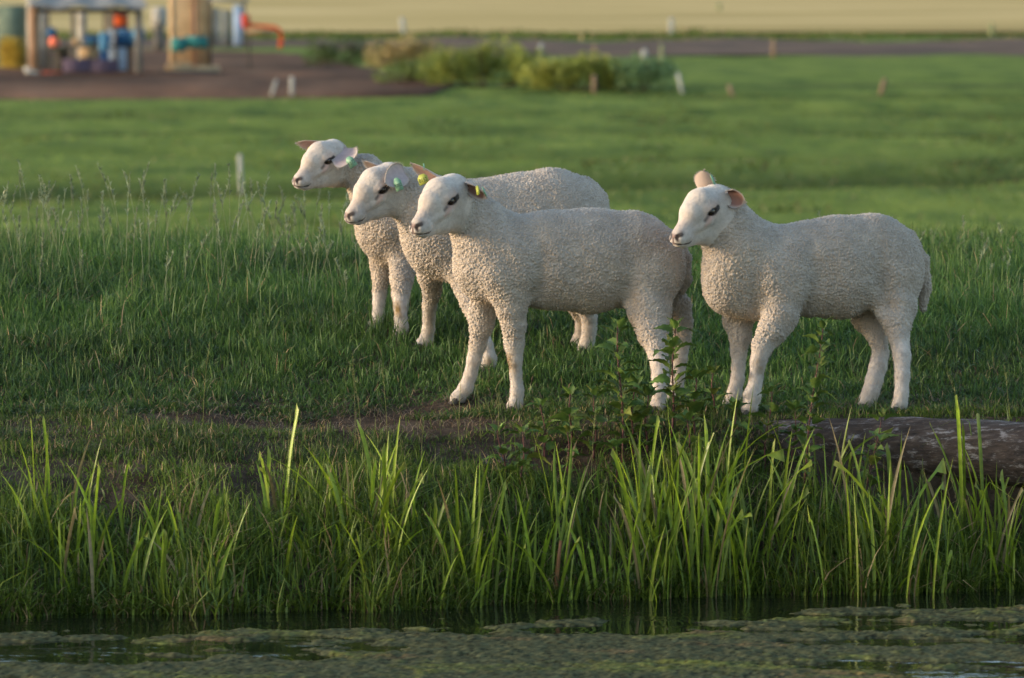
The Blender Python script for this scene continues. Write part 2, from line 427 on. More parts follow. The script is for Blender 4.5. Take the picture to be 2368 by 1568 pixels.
def seed_grass():
    parts = []
    def stalk(p, h, az, lean, sz, col):
        ts = np.linspace(0, 1, 7); d = np.array([math.cos(az), math.sin(az), 0])
        path = p + d * (h * lean * ts ** 2)[:, None] + np.array([0, 0, 1]) * (h * ts)[:, None]
        V, Q, T = tube_np(path, np.linspace(.0011, .0006, 7), 3); parts.append((V, Q, T, np.tile(col, (len(V), 1))))
        m = 26; tt = RNG.uniform(.70, 1, m)
        b = np.stack([np.interp(tt, ts, path[:, i]) for i in range(3)], 1)
        hh = RNG.uniform(.012, .026, m) * sz * (1.5 - tt) * 1.6
        parts.append(blades(b, hh, RNG.uniform(.0025, .0045, m) * sz, RNG.uniform(.2, 1.1, m), RNG.uniform(0, 6.28, m), np.tile(col * 1.15, (m, 1)), face_az=RNG.uniform(0, 3, m)))
    for i in range(270):
        x = RNG.uniform(-2.5, -.25) if RNG.random() < .9 else RNG.uniform(1.0, 2.5)
        y = RNG.uniform(17.0, 19.6); hh = RNG.uniform(.14, .29) * (1.15 if x < -.8 else .9) * (1 if x < 0 else .6)
        col = np.array([.20, .235, .14]) * RNG.uniform(.7, 1.15)
        stalk(on(x, y), hh, RNG.uniform(0, 6.28), RNG.uniform(0, .35), 1.0, col)
    for i in range(60):
        x = RNG.uniform(-2.4, 2.4); y = RNG.uniform(14.8, 15.3); y = max(y, float(edge_y(x)) + .1)
        stalk(on(x, y), RNG.uniform(.12, .26), RNG.uniform(0, 6.28), RNG.uniform(0, .3), .7, np.array([.15, .17, .06]) * RNG.uniform(.7, 1.2))
    V, f, C = join(parts)
    tag(link('seeding_grass', np_mesh('seeding_grass', V, f, C), M['grass']), 'thin pale flowering grass stalks with open seed heads', 'grass', kind='stuff')
seed_grass()

# ------------------------------------------------------------------ reeds at the water's edge
def reed_clump(label, u, vb, vt, n, spread, widths=(.006, .0125), cut=.25, seed=0, dark=0.0, leanmax=.34):
    r = np.random.default_rng(seed + 100)
    p0 = hit(u, vb)
    if p0[2] < WATER: p0[2] = WATER
    hmax = (vb - vt) / (F / p0[1])
    root = empty('reed_clump', p0)
    parts = []
    n = int(n * 1.5)
    for i in range(n):
        b = np.array([r.normal(0, spread * 1.1), r.normal(0, .06), 0.])
        zg = float(terr(p0[0] + b[0], p0[1] + b[1])[0]) - p0[2]; b[2] = max(zg, -.06) - .01
        hh = hmax * (r.uniform(.32, 1.0) ** 1.15 if i else 1.02); w = r.uniform(*widths) * (.55 + .45 * hh / hmax)
        lean = r.uniform(.02, leanmax) * (2.2 if r.random() < .2 else 1); az = r.choice([0, math.pi]) + r.normal(0, .7)
        if b[0] * math.cos(az) < 0 and r.random() < .7: az = math.pi - az
        seg = 9; ts = np.linspace(0, 1, seg + 1)
        bend = r.random() < .08; kt = r.uniform(.6, .85)
        zz = hh * (ts - .3 * lean * ts ** 3); oo = hh * lean * ts ** 1.8
        if bend:
            k = np.clip(ts - kt, 0, 1); zz = zz - 1.5 * hh * k; oo = oo + hh * k * 1.0
        if bend: w *= .6
        iscut = (not bend) and r.random() < cut
        wid = w * np.minimum(1, .55 + ts * 1.3) * (1 - (ts if not iscut else ts * .35) ** 3.2)
        fa = r.normal(0, .55); s = np.array([math.cos(fa), math.sin(fa), 0]); nn = np.array([-s[1], s[0], 0])
        d = np.array([math.cos(az), math.sin(az), 0])
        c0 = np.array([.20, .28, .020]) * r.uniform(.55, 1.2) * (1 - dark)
        if r.random() < .10: c0 = np.array([.26, .20, .09]) * r.uniform(.6, 1.)
        Vb = []; Cb = []; dryt = r.random() < .3
        for j, t in enumerate(ts):
            p = b + d * oo[j] + np.array([0, 0, zz[j]])
            Vb += [p - s * wid[j] / 2, p + nn * wid[j] * .18, p + s * wid[j] / 2]
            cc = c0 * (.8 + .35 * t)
            if t > .93 and (iscut or dryt): cc = cc * .6 + np.array([.30, .27, .13]) * .4
            Cb += [cc * 1.0, cc * 1.12, cc]
        if iscut: Vb[-3] = Vb[-3] + np.array([0, 0, r.uniform(-.03, .02)]); Vb[-1] = Vb[-1] + np.array([0, 0, r.uniform(-.04, .01)])
        Q = []
        for j in range(seg):
            o = 3 * j; Q += [[o, o + 1, o + 4, o + 3], [o + 1, o + 2, o + 5, o + 4]]
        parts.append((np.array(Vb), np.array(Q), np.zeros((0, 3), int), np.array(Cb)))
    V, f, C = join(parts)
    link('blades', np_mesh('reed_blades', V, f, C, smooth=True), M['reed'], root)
    tag(root, label, 'reed clump', 'reed clumps at the water edge')
    return root

for i, a in enumerate([
    ('tall reed clump standing leftmost on the bank with one blade arching to the right', 150, 1290, 1000, 26, .060),
    ('dense low reeds just right of the leftmost tall clump', 290, 1330, 1090, 30, .085),
    ('slim upright reed blades standing alone beneath the bare earth slope', 640, 1240, 1010, 9, .030),
    ('reed clump with torn tips below the mud patch in front of the flock', 850, 1290, 985, 30, .060),
    ('fan shaped reed clump under the front lamb\'s forelegs', 1085, 1350, 1040, 26, .042),
    ('sparse reed rising from a brown stalk at the waterline', 1290, 1390, 1010, 9, .022),
    ('loose reeds with one folded blade right of the brown reed stalk', 1420, 1350, 1080, 14, .060),
    ('thick tall reed clump between the front lamb and the right lamb', 1620, 1340, 930, 44, .085),
    ('arching reed clump with pale dried loops below the right lamb\'s chest', 1745, 1350, 1030, 26, .060),
    ('dark upright reeds beside the red nettle stem below the right lamb', 1905, 1200, 950, 15, .045),
    ('bright reed clump overlapping the middle of the log', 2030, 1340, 965, 22, .050),
    ('pair of broad pale reed blades in front of the log', 2185, 1270, 1065, 9, .018),
    ('tallest reed clump at the right border with one broad cut blade', 2290, 1320, 965, 22, .048),
    ('crowded shorter reeds filling the right corner of the bank', 2345, 1350, 1080, 30, .060),
    ('knee high reeds midway between the left tall clump and the slim blades', 440, 1340, 1130, 22, .070),
    ('short reed tuft just left of the torn tipped clump', 740, 1330, 1120, 18, .050),
    ('low reed tuft between the torn tipped clump and the fan shaped clump', 965, 1350, 1130, 20, .050),
    ('low reeds filling the gap left of the brown reed stalk', 1185, 1360, 1130, 20, .045),
    ('dense bright reeds just left of the thick tall clump', 1525, 1350, 1010, 30, .060),
    ('medium reeds between the middle log clump and the pair of pale blades', 2110, 1340, 1110, 22, .050),
]):
    reed_clump(*a, seed=i, dark=.3 if 'dark' in a[0] else 0)

def extra_reeds():
    # loose single blades too many to count
    parts = []; n = 3600
    x = RNG.uniform(-2.4, 2.4, n); Ye = edge_y(x); y = Ye + np.abs(RNG.normal(.05, .17, n)) - .03
    base = np.stack([x, y, np.maximum(terr(x, y), WATER - .03)], 1)
    cl = np.clip(.6 + .6 * vnoise(np.stack([x * 4, y * 2, x * 0], 1), 91), .25, 1.2)
    h = RNG.uniform(.05, .20, n) ** 1.0 * cl * RNG.uniform(.6, 1, n)
    c = greens(n, (.06, .11, .015), (.14, .21, .028), .06)
    k = np.where(RNG.random(n) < .12, .6, 2.0)
    parts.append(blades(base, h, RNG.uniform(.003, .007, n), np.abs(RNG.normal(.35, .3, n)), RNG.uniform(0, 6.28, n), c, seg=6, face_az=RNG.normal(0, .6, n), tipcol=c * 1.2))
    V, f, C = join(parts)
    tag(link('waterside_grass', np_mesh('waterside_grass', V, f, C), M['reed']), 'broad loose grass blades standing along the waterline', 'grass', kind='stuff')
extra_reeds()

def brown_stalk():
    p = hit(1285, 1392); p[2] = WATER
    root = empty('reed_stalk', p)
    q = lambda u, v: pix(u, v, p[1]) - p
    path = np.array([q(1283, 1400), q(1284, 1370), q(1288, 1330), q(1292, 1290), q(1297, 1250)])
    V, Q, T = tube_np(path, [.006, .0075, .006, .005, .004], 8)
    link('stem', np_mesh('stalk_stem', V, [Q, T], smooth=True), noise_mat('brown_stalk', (.14, .06, .025), (.26, .12, .05), 30, .5), root)
    parts = []
    for (a, b, c, w) in (((1297, 1250), (1278, 1120), (1283, 1030), .010), ((1297, 1250), (1318, 1140), (1322, 1015), .011), ((1290, 1300), (1330, 1180), (1355, 1075), .009)):
        ts = np.linspace(0, 1, 10)[:, None]; A, B, Cc = q(*a), q(*b), q(*c)
        pt = (1 - ts) ** 2 * A + 2 * ts * (1 - ts) * B + ts ** 2 * Cc
        wd = w * np.sqrt(np.clip(1 - ts ** 3, 0, 1)) * (.6 + .4 * ts)
        Vb = np.stack([pt - [1, 0, 0] * wd / 2, pt + [0, -.2, 0] * wd, pt + [1, 0, 0] * wd / 2], 1).reshape(-1, 3)
        Qb = np.array([[3 * j + e, 3 * j + 1 + e, 3 * j + 4 + e, 3 * j + 3 + e] for j in range(9) for e in (0, 1)])
        parts.append((Vb, Qb, np.zeros((0, 3), int), np.tile([.15, .22, .028], (len(Vb), 1))))
    V, f, C = join(parts); link('blades', np_mesh('stalk_blades', V, f, C, smooth=True), M['reed'], root)
    tag(root, 'single reed with a thick reddish brown stalk standing in the water', 'reed')
brown_stalk()

# ------------------------------------------------------------------ nettles
M['nstem'] = noise_mat('nettle_stem', (.060, .016, .020), (.11, .040, .032), 25, .5)
def leaf_mesh(L, wd, droop, r, col):
    """serrated nettle leaf along +x, midrib fold, drooping; returns V,Q,T,C"""
    n = 11; V = []; C = []
    for i in range(n + 1):
        t = i / n
        prof = 1.1 * wd * math.sin(math.pi * min(1, t * .92 + .06) ** .75) * (1 - t ** 3 * .6)
        if i == n: prof = .0004
        x = L * (t - .25 * droop * t ** 2); z = L * (.12 * t - droop * .55 * t ** 2.0)
        tooth = L * .045
        for s in (-1, -.5, 0, .5, 1):
            dz = abs(s) * prof * .38 + (.0012 * math.sin(i * 2.2 + s * 5))
            V.append((x + (tooth * (1 if i % 2 == 0 else -.2) * abs(s) ** 3), s * prof * (1.10 if (abs(s) == 1 and i % 2) else .86 if abs(s) == 1 else 1), z + dz))
            C.append(col * (1.25 if s == 0 else 1) * r.uniform(.88, 1.1))
    Q = [[i * 5 + j, i * 5 + j + 1, i * 5 + j + 6, i * 5 + j + 5] for i in range(n) for j in range(4)]
    return np.array(V), np.array(Q), np.array(C)

def nettle(label, u, vt, ub, vb, scale=1.0, seed=0, Yo=0.0, pairs=None):
    r = np.random.default_rng(seed + 500)
    g = hit(ub, vb); Y = g[1] + Yo
    g = np.array([pix(ub, vb, Y)[0], Y, 0]); g[2] = float(terr(g[0], g[1])[0])
    top = pix(u, vt, Y) - g
    root = empty('nettle', g)
    hh = top[2]; ts = np.linspace(0, 1, 12)
    path = np.outer(ts, top) + np.stack([.012 * np.sin(ts * 5 + seed) * ts * (1 - ts) * 2, .01 * np.cos(ts * 4) * (1 - ts) * ts, ts * 0], 1) - [0, 0, .01]
    V, Q, T = tube_np(path, np.linspace(.0028, .0013, 12) * scale, 6)
    link('stem', np_mesh('nettle_stem', V, [Q, T], smooth=True), M['nstem'], root)
    parts = []
    np_ = pairs or max(4, int(hh / .020))
    for i in range(np_):
        t = 1 - (i + .2) / np_ * .92 if i > 2 else 1 - i * .035
        L = scale * (.028 + .026 * min(i, 2) / 2 if i < 3 else .076 * r.uniform(.7, 1.1)); 
        if i > np_ * .7: L *= .75
        p = np.array([np.interp(t, ts, path[:, k]) for k in range(3)])
        a0 = (i % 2) * math.pi / 2 * r.uniform(.8, 1.1) + r.normal(.2, .3)
        for sgn in (0, math.pi):
            if i > 3 and r.random() < .12: continue
            a = a0 + sgn + r.normal(0, .15); col = np.array([.078, .128, .026]) * r.uniform(.75, 1.35)
            if r.random() < .1: col = np.array([.13, .15, .03])
            el = r.uniform(.7, 1.1) if i < 2 else r.uniform(.3, .9)
            LV, LQ, LC = leaf_mesh(L * r.uniform(.8, 1.15), L * .25, r.uniform(.6, 1.3) if i > 1 else .45, r, col)
            ro = r.normal(0, .3); LV = np.stack([LV[:, 0], LV[:, 1] * math.cos(ro) - LV[:, 2] * math.sin(ro), LV[:, 1] * math.sin(ro) + LV[:, 2] * math.cos(ro)], 1)
            ce, se = math.cos(el), math.sin(el)
            x = LV[:, 0] * ce - LV[:, 2] * se + .008; z = LV[:, 0] * se + LV[:, 2] * ce; y = LV[:, 1]
            ca, sa = math.cos(a), math.sin(a)
            W_ = np.stack([x * ca - y * sa, x * sa + y * ca, z], 1) + p
            parts.append((W_, LQ, np.zeros((0, 3), int), LC))
        if 1 < i < np_ - 2:       # little flower tassels
            m = 10; b = p + r.normal(0, .004, (m, 3))
            parts.append(blades(b, r.uniform(.008, .02, m), np.full(m, .002), r.uniform(.5, 2, m), r.uniform(0, 6.28, m), np.tile([.16, .13, .08], (m, 1))))
    V, f, C = join(parts)
    link('foliage', np_mesh('nettle_leaves', V, f, C, smooth=True), M['leaf'], root)
    tag(root, label, 'nettle', 'nettles growing on the bank')

for i, a in enumerate([
    ('tall nettle under the front lamb\'s belly with a bare dark stem', 1428, 738, 1440, 1075, 1.0),
    ('leafy nettle covering the front lamb\'s hind leg', 1563, 742, 1552, 1010, 1.15),
    ('tallest nettle with a long crooked red stem below the right lamb\'s belly', 1905, 735, 1850, 1190, .85),
    ('small nettle in front of the right lamb\'s nearest fore hoof', 1785, 890, 1768, 1090, .85),
    ('nettle with paired drooping leaves beside the small dark log', 1208, 985, 1207, 1150, .95),
    ('low nettle just below the front lamb\'s planted hoof', 1250, 925, 1262, 1060, .9),
    ('bushy low nettle left of the tall nettle under the belly', 1375, 900, 1372, 1060, 1.0),
    ('dim nettle between the two flocks\' legs', 1650, 850, 1648, 960, 1.0),
    ('nettle hiding the foot of the front lamb\'s hind leg', 1500, 900, 1495, 1050, 1.05),
    ('nettle growing through the reeds against the log with a purple stem', 2040, 945, 1990, 1220, .85),
    ('short nettle on the bank between the small log and the reeds', 1310, 985, 1318, 1110, .9),
    ('short leafy nettle behind the thick tall reed clump', 1590, 960, 1590, 1090, 1.05),
    ('nettle leaning left at the left end of the small log', 1150, 985, 1172, 1120, .9),
    ('nettle with upright top between the planted hoof and the tall bare stem', 1320, 900, 1318, 1040, 1.05),
    ('broad leafed nettle right of the tall nettle under the belly', 1468, 880, 1462, 1050, 1.1),
    ('nettle squeezed between the front lamb\'s hind leg and the thick reeds', 1610, 860, 1606, 1010, 1.1),
    ('low nettle under the right lamb\'s far fore hoof', 1700, 930, 1692, 1060, .95),
    ('nettle at the left end of the long log', 1838, 930, 1832, 1090, .95),
    ('low nettle in front of the small log\'s right end', 1420, 1020, 1424, 1140, .95),
]):
    nettle(*a, seed=i)

# ------------------------------------------------------------------ logs
def wood_mat():
    m, nt, b = mat('weathered_log', .85, .3)
    tc = N(nt, 'ShaderNodeTexCoord')
    def nz(vec, sc, det=8, rough=.65):
        mp = N(nt, 'ShaderNodeMapping'); mp.inputs['Scale'].default_value = vec; nt.links.new(tc.outputs['Object'], mp.inputs[0])
        n = N(nt, 'ShaderNodeTexNoise', i_Scale=sc, i_Detail=det, i_Roughness=rough); nt.links.new(mp.outputs[0], n.inputs[0]); return n
    a = nz((2.2, 11, 11), 7); r = N(nt, 'ShaderNodeValToRGB'); e = r.color_ramp.elements
    e[0].position = .32; e[0].color = (.016, .013, .012, 1); e[1].position = .72; e[1].color = (.12, .10, .09, 1); q = e.new(.55); q.color = (.050, .037, .031, 1)
    nt.links.new(a.outputs[0], r.inputs[0])
    # bleached lichen patches
    c = nz((2.5, 8, 8), 6, 10, .75); r2 = N(nt, 'ShaderNodeMapRange'); r2.inputs[1].default_value = .54; r2.inputs[2].default_value = .64; nt.links.new(c.outputs[0], r2.inputs[0])
    mx = N(nt, 'ShaderNodeMix', data_type='RGBA'); mx.inputs[7].default_value = (.30, .29, .30, 1)
    mu = N(nt, 'ShaderNodeMath', operation='MULTIPLY'); mu.inputs[1].default_value = .75; nt.links.new(r2.outputs[0], mu.inputs[0])
    nt.links.new(mu.outputs[0], mx.inputs[0]); nt.links.new(r.outputs[0], mx.inputs[6]); nt.links.new(mx.outputs[2], b.inputs['Base Color'])
    bp = N(nt, 'ShaderNodeBump', i_Strength=1.0, i_Distance=.012); nt.links.new(a.outputs[0], bp.inputs['Height']); nt.links.new(bp.outputs[0], b.inputs['Normal'])
    return m
M['log'] = wood_mat()
def log(name, label, pts, radii, seed=0):
    path = np.array(pts); n = 90; k = 28
    ts = np.linspace(0, 1, n); s0 = np.linspace(0, 1, len(path))
    P = np.stack([np.interp(ts, s0, path[:, i]) for i in range(3)], 1); R = np.interp(ts, s0, radii)
    o0 = P[0].copy(); V = []; C = P[0] * 0
    d = P[-1] - P[0]; d /= np.linalg.norm(d); b = np.cross(d, [0, 0, 1.]); b /= np.linalg.norm(b); c = np.cross(b, d)
    for i in range(n):
        e = 1 - .10 * (ts[i] < .02)
        for j in range(k):
            a = 2 * math.pi * j / k; V.append(P[i] + R[i] * e * (math.cos(a) * b + math.sin(a) * c))
    V = np.array(V); Nn = V - np.repeat(P, k, 0); Nn /= np.linalg.norm(Nn, axis=1)[:, None]
    L = np.stack([np.repeat(ts * 3, k), Nn[:, 1] * 2, Nn[:, 2] * 2], 1)
    V = V + Nn * (.006 * fbm(L * 2.5, seed, 4) + .004 * vnoise(L * [2, 7, 7], seed + 5))[:, None]
    Q = [[i * k + j, (i + 1) * k + j, (i + 1) * k + (j + 1) % k, i * k + (j + 1) % k] for i in range(n - 1) for j in range(k)]
    V = np.concatenate([V, P[:1], P[-1:]]); T = [[n * k, j, (j + 1) % k] for j in range(k)] + [[n * k + 1, (n - 1) * k + (j + 1) % k, (n - 1) * k + j] for j in range(k)]
    o = link(name, np_mesh(name, V - o0, [np.array(Q), np.array(T)], smooth=True), M['log']); o.location = tuple(o0)
    tag(o, label, 'log')
log('log', 'long weathered grey brown log lying along the top of the bank at right',
    [pix(1690, 1022, 15.35), pix(1900, 1024, 15.30), pix(2130, 1035, 15.24), pix(2368, 1052, 15.18), pix(2800, 1080, 15.05)], [.046, .066, .080, .085, .085], 3)
log('log', 'short dark log end showing behind the nettles below the front lamb',
    [pix(1110, 1075, 15.12), pix(1200, 1078, 15.16), pix(1330, 1082, 15.20), pix(1470, 1075, 15.25)], [.030, .036, .038, .034], 9)

# ------------------------------------------------------------------ lambs
def lamb_mats():
    # fleece
    m, nt, b = mat('wool', .95, .12); 
    b.inputs['Sheen Weight'].default_value = .35; b.inputs['Sheen Roughness'].default_value = .5
    at = N(nt, 'ShaderNodeAttribute', attribute_name='Col'); wa = N(nt, 'ShaderNodeAttribute', attribute_name='woolly')
    ge = N(nt, 'ShaderNodeTexCoord')
    n = N(nt, 'ShaderNodeTexNoise', i_Scale=22.0, i_Detail=6.0, i_Roughness=.7); nt.links.new(ge.outputs['Object'], n.inputs[0])
    mr = N(nt, 'ShaderNodeMapRange'); mr.inputs[1].default_value = .3; mr.inputs[2].default_value = .7; mr.inputs[3].default_value = .80; mr.inputs[4].default_value = 1.12
    nt.links.new(n.outputs[0], mr.inputs[0])
    sc = N(nt, 'ShaderNodeVectorMath', operation='SCALE'); nt.links.new(at.outputs[0], sc.inputs[0]); nt.links.new(mr.outputs[0], sc.inputs['Scale'])
    nt.links.new(sc.outputs[0], b.inputs['Base Color'])
    n2 = N(nt, 'ShaderNodeTexNoise', i_Scale=330.0, i_Detail=4.0); nt.links.new(ge.outputs['Object'], n2.inputs[0])
    bp = N(nt, 'ShaderNodeBump', i_Strength=.6, i_Distance=.002); nt.links.new(n2.outputs[0], bp.inputs['Height']); nt.links.new(bp.outputs[0], b.inputs['Normal'])
    M['wool'] = m
    m, nt, b = mat('strands', .9, .1)
    at = N(nt, 'ShaderNodeAttribute', attribute_name='Col'); nt.links.new(at.outputs[0], b.inputs['Base Color'])
    tr = N(nt, 'ShaderNodeBsdfTranslucent'); nt.links.new(at.outputs[0], tr.inputs[0]); ms = N(nt, 'ShaderNodeMixShader'); ms.inputs[0].default_value = .35
    nt.links.new(b.outputs[0], ms.inputs[1]); nt.links.new(tr.outputs[0], ms.inputs[2]); nt.links.new(ms.outputs[0], nt.nodes['Material Output'].inputs[0])
    M['strands'] = m
    m, nt, b = mat('eye_gloss', .18, .5); b.inputs['Base Color'].default_value = (.018, .010, .008, 1); M['eye'] = m
    m, nt, b = mat('ear_skin', .8, .2)
    at = N(nt, 'ShaderNodeAttribute', attribute_name='Col'); nt.links.new(at.outputs[0], b.inputs['Base Color'])
    tr = N(nt, 'ShaderNodeBsdfTranslucent'); nt.links.new(at.outputs[0], tr.inputs[0]); ms = N(nt, 'ShaderNodeMixShader'); ms.inputs[0].default_value = .25
    nt.links.new(b.outputs[0], ms.inputs[1]); nt.links.new(tr.outputs[0], ms.inputs[2]); nt.links.new(ms.outputs[0], nt.nodes['Material Output'].inputs[0])
    M['ear'] = m
    M['hoof'] = noise_mat('hoof_horn', (.03, .027, .025), (.09, .075, .06), 60, .6)
    M['tag_yellow'] = noise_mat('tag_yellow', (.25, .28, .05), (.31, .34, .07), 30, .45)
    M['tag_mint'] = noise_mat('tag_mint', (.15, .29, .19), (.19, .33, .23), 30, .45)
    M['tag_ink'] = noise_mat('tag_ink', (.02, .03, .02), (.04, .05, .03), 30, .6)
lamb_mats()

def rot(y, p, r):
    cy, sy, cp, sp, cr, sr = math.cos(y), math.sin(y), math.cos(p), math.sin(p), math.cos(r), math.sin(r)
    return np.array([[cy, -sy, 0], [sy, cy, 0], [0, 0, 1]]) @ np.array([[cp, 0, sp], [0, 1, 0], [-sp, 0, cp]]) @ np.array([[1, 0, 0], [0, cr, -sr], [0, sr, cr]])

def d_cone(P, a, b, ra, rb, n, w):
    """tapered capsule whose width along unit vector n is squeezed by w"""
    k = 1 / w - 1
    Q = P + np.outer((P - a) @ n, n) * k
    bb = b + n * ((b - a) @ n) * k
    ba = bb - a; L2 = ba @ ba
    if L2 < 1e-10: return np.linalg.norm(Q - a, axis=1) - ra
    t = np.clip(((Q - a) @ ba) / L2, 0, 1)
    return np.linalg.norm(Q - a - t[:, None] * ba, axis=1) - (ra + (rb - ra) * t)

def smin(a, b, k):
    h = np.maximum(k - np.abs(a - b), 0) / k
    return np.minimum(a, b) - h * h * k * .25

HEADP = [  # a, b, ra, rb, w, k   (mm; x to the nose, y to the lamb's left, z up)
    ((-8, 0, -2), (30, 0, 2), 50, 45, .90, 12),
    ((32, 0, -2), (112, 0, -44), 42, 24, .80, 16),
    ((40, 0, 4), (68, 0, -2), 42, 32, .95, 14),
    ((2, 0, -44), (40, 0, -48), 45, 35, .78, 14),
    ((44, 0, -50), (104, 0, -66), 30, 13, .85, 12),
    ((110, 0, -48), (122, 0, -50), 23, 20, 1.12, 8),
    ((30, 30, 12), (46, 32, 6), 12, 11, 1, 12),
    ((30, -30, 12), (46, -32, 6), 12, 11, 1, 12),
    ((-16, 0, -34), (-30, 0, -40), 50, 50, .95, 22),
    ((48, 30, -22), (84, 18, -36), 11, 7, 1, 10), ((48, -30, -22), (84, -18, -36), 11, 7, 1, 10),

]
def head_sdf(q):
    d = None; n = np.array([0, 1., 0])
    for a, b, ra, rb, w, k in HEADP:
        e = d_cone(q, np.array(a, float), np.array(b, float), ra, rb, n, w)
        d = e if d is None else smin(d, e, k)
    def carve(d, e, k): return -smin(-d, e, k)
    for s in (-1, 1):
        d = carve(d, d_cone(q, np.array([42, s * 43, -1.]), np.array([54, s * 39, -6.]), 8, 4, n, 1), 6)      # eye socket
        d = carve(d, d_cone(q, np.array([140, s * 13, -42.]), np.array([146, s * 7, -48.]), 4.5, 3.5, n, 1), 4)  # nostril
        d = carve(d, d_cone(q, np.array([140, s * 10, -60.]), np.array([108, s * 19, -63.]), 2.4, 2.2, n, 1), 3)  # mouth line
        d = carve(d, d_cone(q, np.array([108, s * 19, -63.]), np.array([78, s * 28, -52.]), 2.2, 1.8, n, 1), 3)
    d = carve(d, d_cone(q, np.array([146, 0, -46.]), np.array([143, 0, -62.]), 1.6, 1.6, n, 1), 3)
    return d

def surface_nets(vol, org, h):
    ins = vol < 0
    c = [ins[i:ins.shape[0] - 1 + i, j:ins.shape[1] - 1 + j, k:ins.shape[2] - 1 + k] for i in (0, 1) for j in (0, 1) for k in (0, 1)]
    s = sum(x.astype(np.int8) for x in c); act = (s > 0) & (s < 8)
    I, J, K = np.nonzero(act); ids = -np.ones(act.shape, np.int64); ids[I, J, K] = np.arange(len(I))
    val = {}
    for i in (0, 1):
        for j in (0, 1):
            for k in (0, 1): val[i, j, k] = vol[I + i, J + j, K + k]
    pos = np.zeros((len(I), 3)); cnt = np.zeros(len(I))
    for a in val:
        for ax in range(3):
            if a[ax] == 0:
                b = list(a); b[ax] = 1; b = tuple(b); va, vb = val[a], val[b]
                m = (va < 0) != (vb < 0); t = np.where(m, va / np.where(m, va - vb, 1), 0)
                p = np.array(a, float)[None] + np.eye(3)[ax][None] * t[:, None]
                pos += np.where(m[:, None], p, 0); cnt += m
    V = (np.stack([I, J, K], 1) + pos / cnt[:, None]) * h + org
    F_ = []
    for ax in range(3):
        sl0 = [slice(None)] * 3; sl1 = [slice(None)] * 3; sl0[ax] = slice(0, -1); sl1[ax] = slice(1, None)
        A, B = ins[tuple(sl0)], ins[tuple(sl1)]
        o1, o2 = [x for x in range(3) if x != ax]
        cr = A != B
        g = np.stack(np.nonzero(cr), 1)
        g = g[(g[:, o1] > 0) & (g[:, o2] > 0) & (g[:, o1] < act.shape[o1]) & (g[:, o2] < act.shape[o2])]
        e1 = np.eye(3, dtype=int)[o1]; e2 = np.eye(3, dtype=int)[o2]
        q = np.stack([ids[tuple((g - e1 - e2).T)], ids[tuple((g - e2).T)], ids[tuple(g.T)], ids[tuple((g - e1).T)]], 1)
        fl = A[tuple(g.T)]
        if ax == 1: fl = ~fl
        q[~fl] = q[~fl][:, ::-1]
        F_.append(q)
    return V, np.concatenate(F_)

def grid_surface(f, lo, hi, h):
    B = 4; n = np.ceil((hi - lo) / (h * B)).astype(int)
    cx = [np.arange(m) for m in n]
    G = np.stack(np.meshgrid(*cx, indexing='ij'), -1).reshape(-1, 3)
    ctr = lo + (G + .5) * B * h
    d = f(ctr); keep = np.abs(d) < .018
    vol = np.full(tuple(n * B + 1), 1.0, np.float32)
    # coarse sign fill
    for g, dd in zip(G[~keep], d[~keep]):
        if dd < 0: vol[g[0] * B:g[0] * B + B + 1, g[1] * B:g[1] * B + B + 1, g[2] * B:g[2] * B + B + 1] = -1
    o = np.stack(np.meshgrid(*[np.arange(B + 1)] * 3, indexing='ij'), -1).reshape(-1, 3)
    GK = G[keep]
    for s in range(0, len(GK), 3000):
        idx = (GK[s:s + 3000, None, :] * B + o[None]).reshape(-1, 3)
        vol[idx[:, 0], idx[:, 1], idx[:, 2]] = f(lo + idx * h)
    return surface_nets(vol, lo, h)

def vnormals(V, Q):
    n = np.cross(V[Q[:, 2]] - V[Q[:, 0]], V[Q[:, 3]] - V[Q[:, 1]]); out = np.zeros_like(V)
    for k in range(4):
        for c in range(3): out[:, c] += np.bincount(Q[:, k], n[:, c], len(V))
    return out / (np.linalg.norm(out, axis=1)[:, None] + 1e-12)

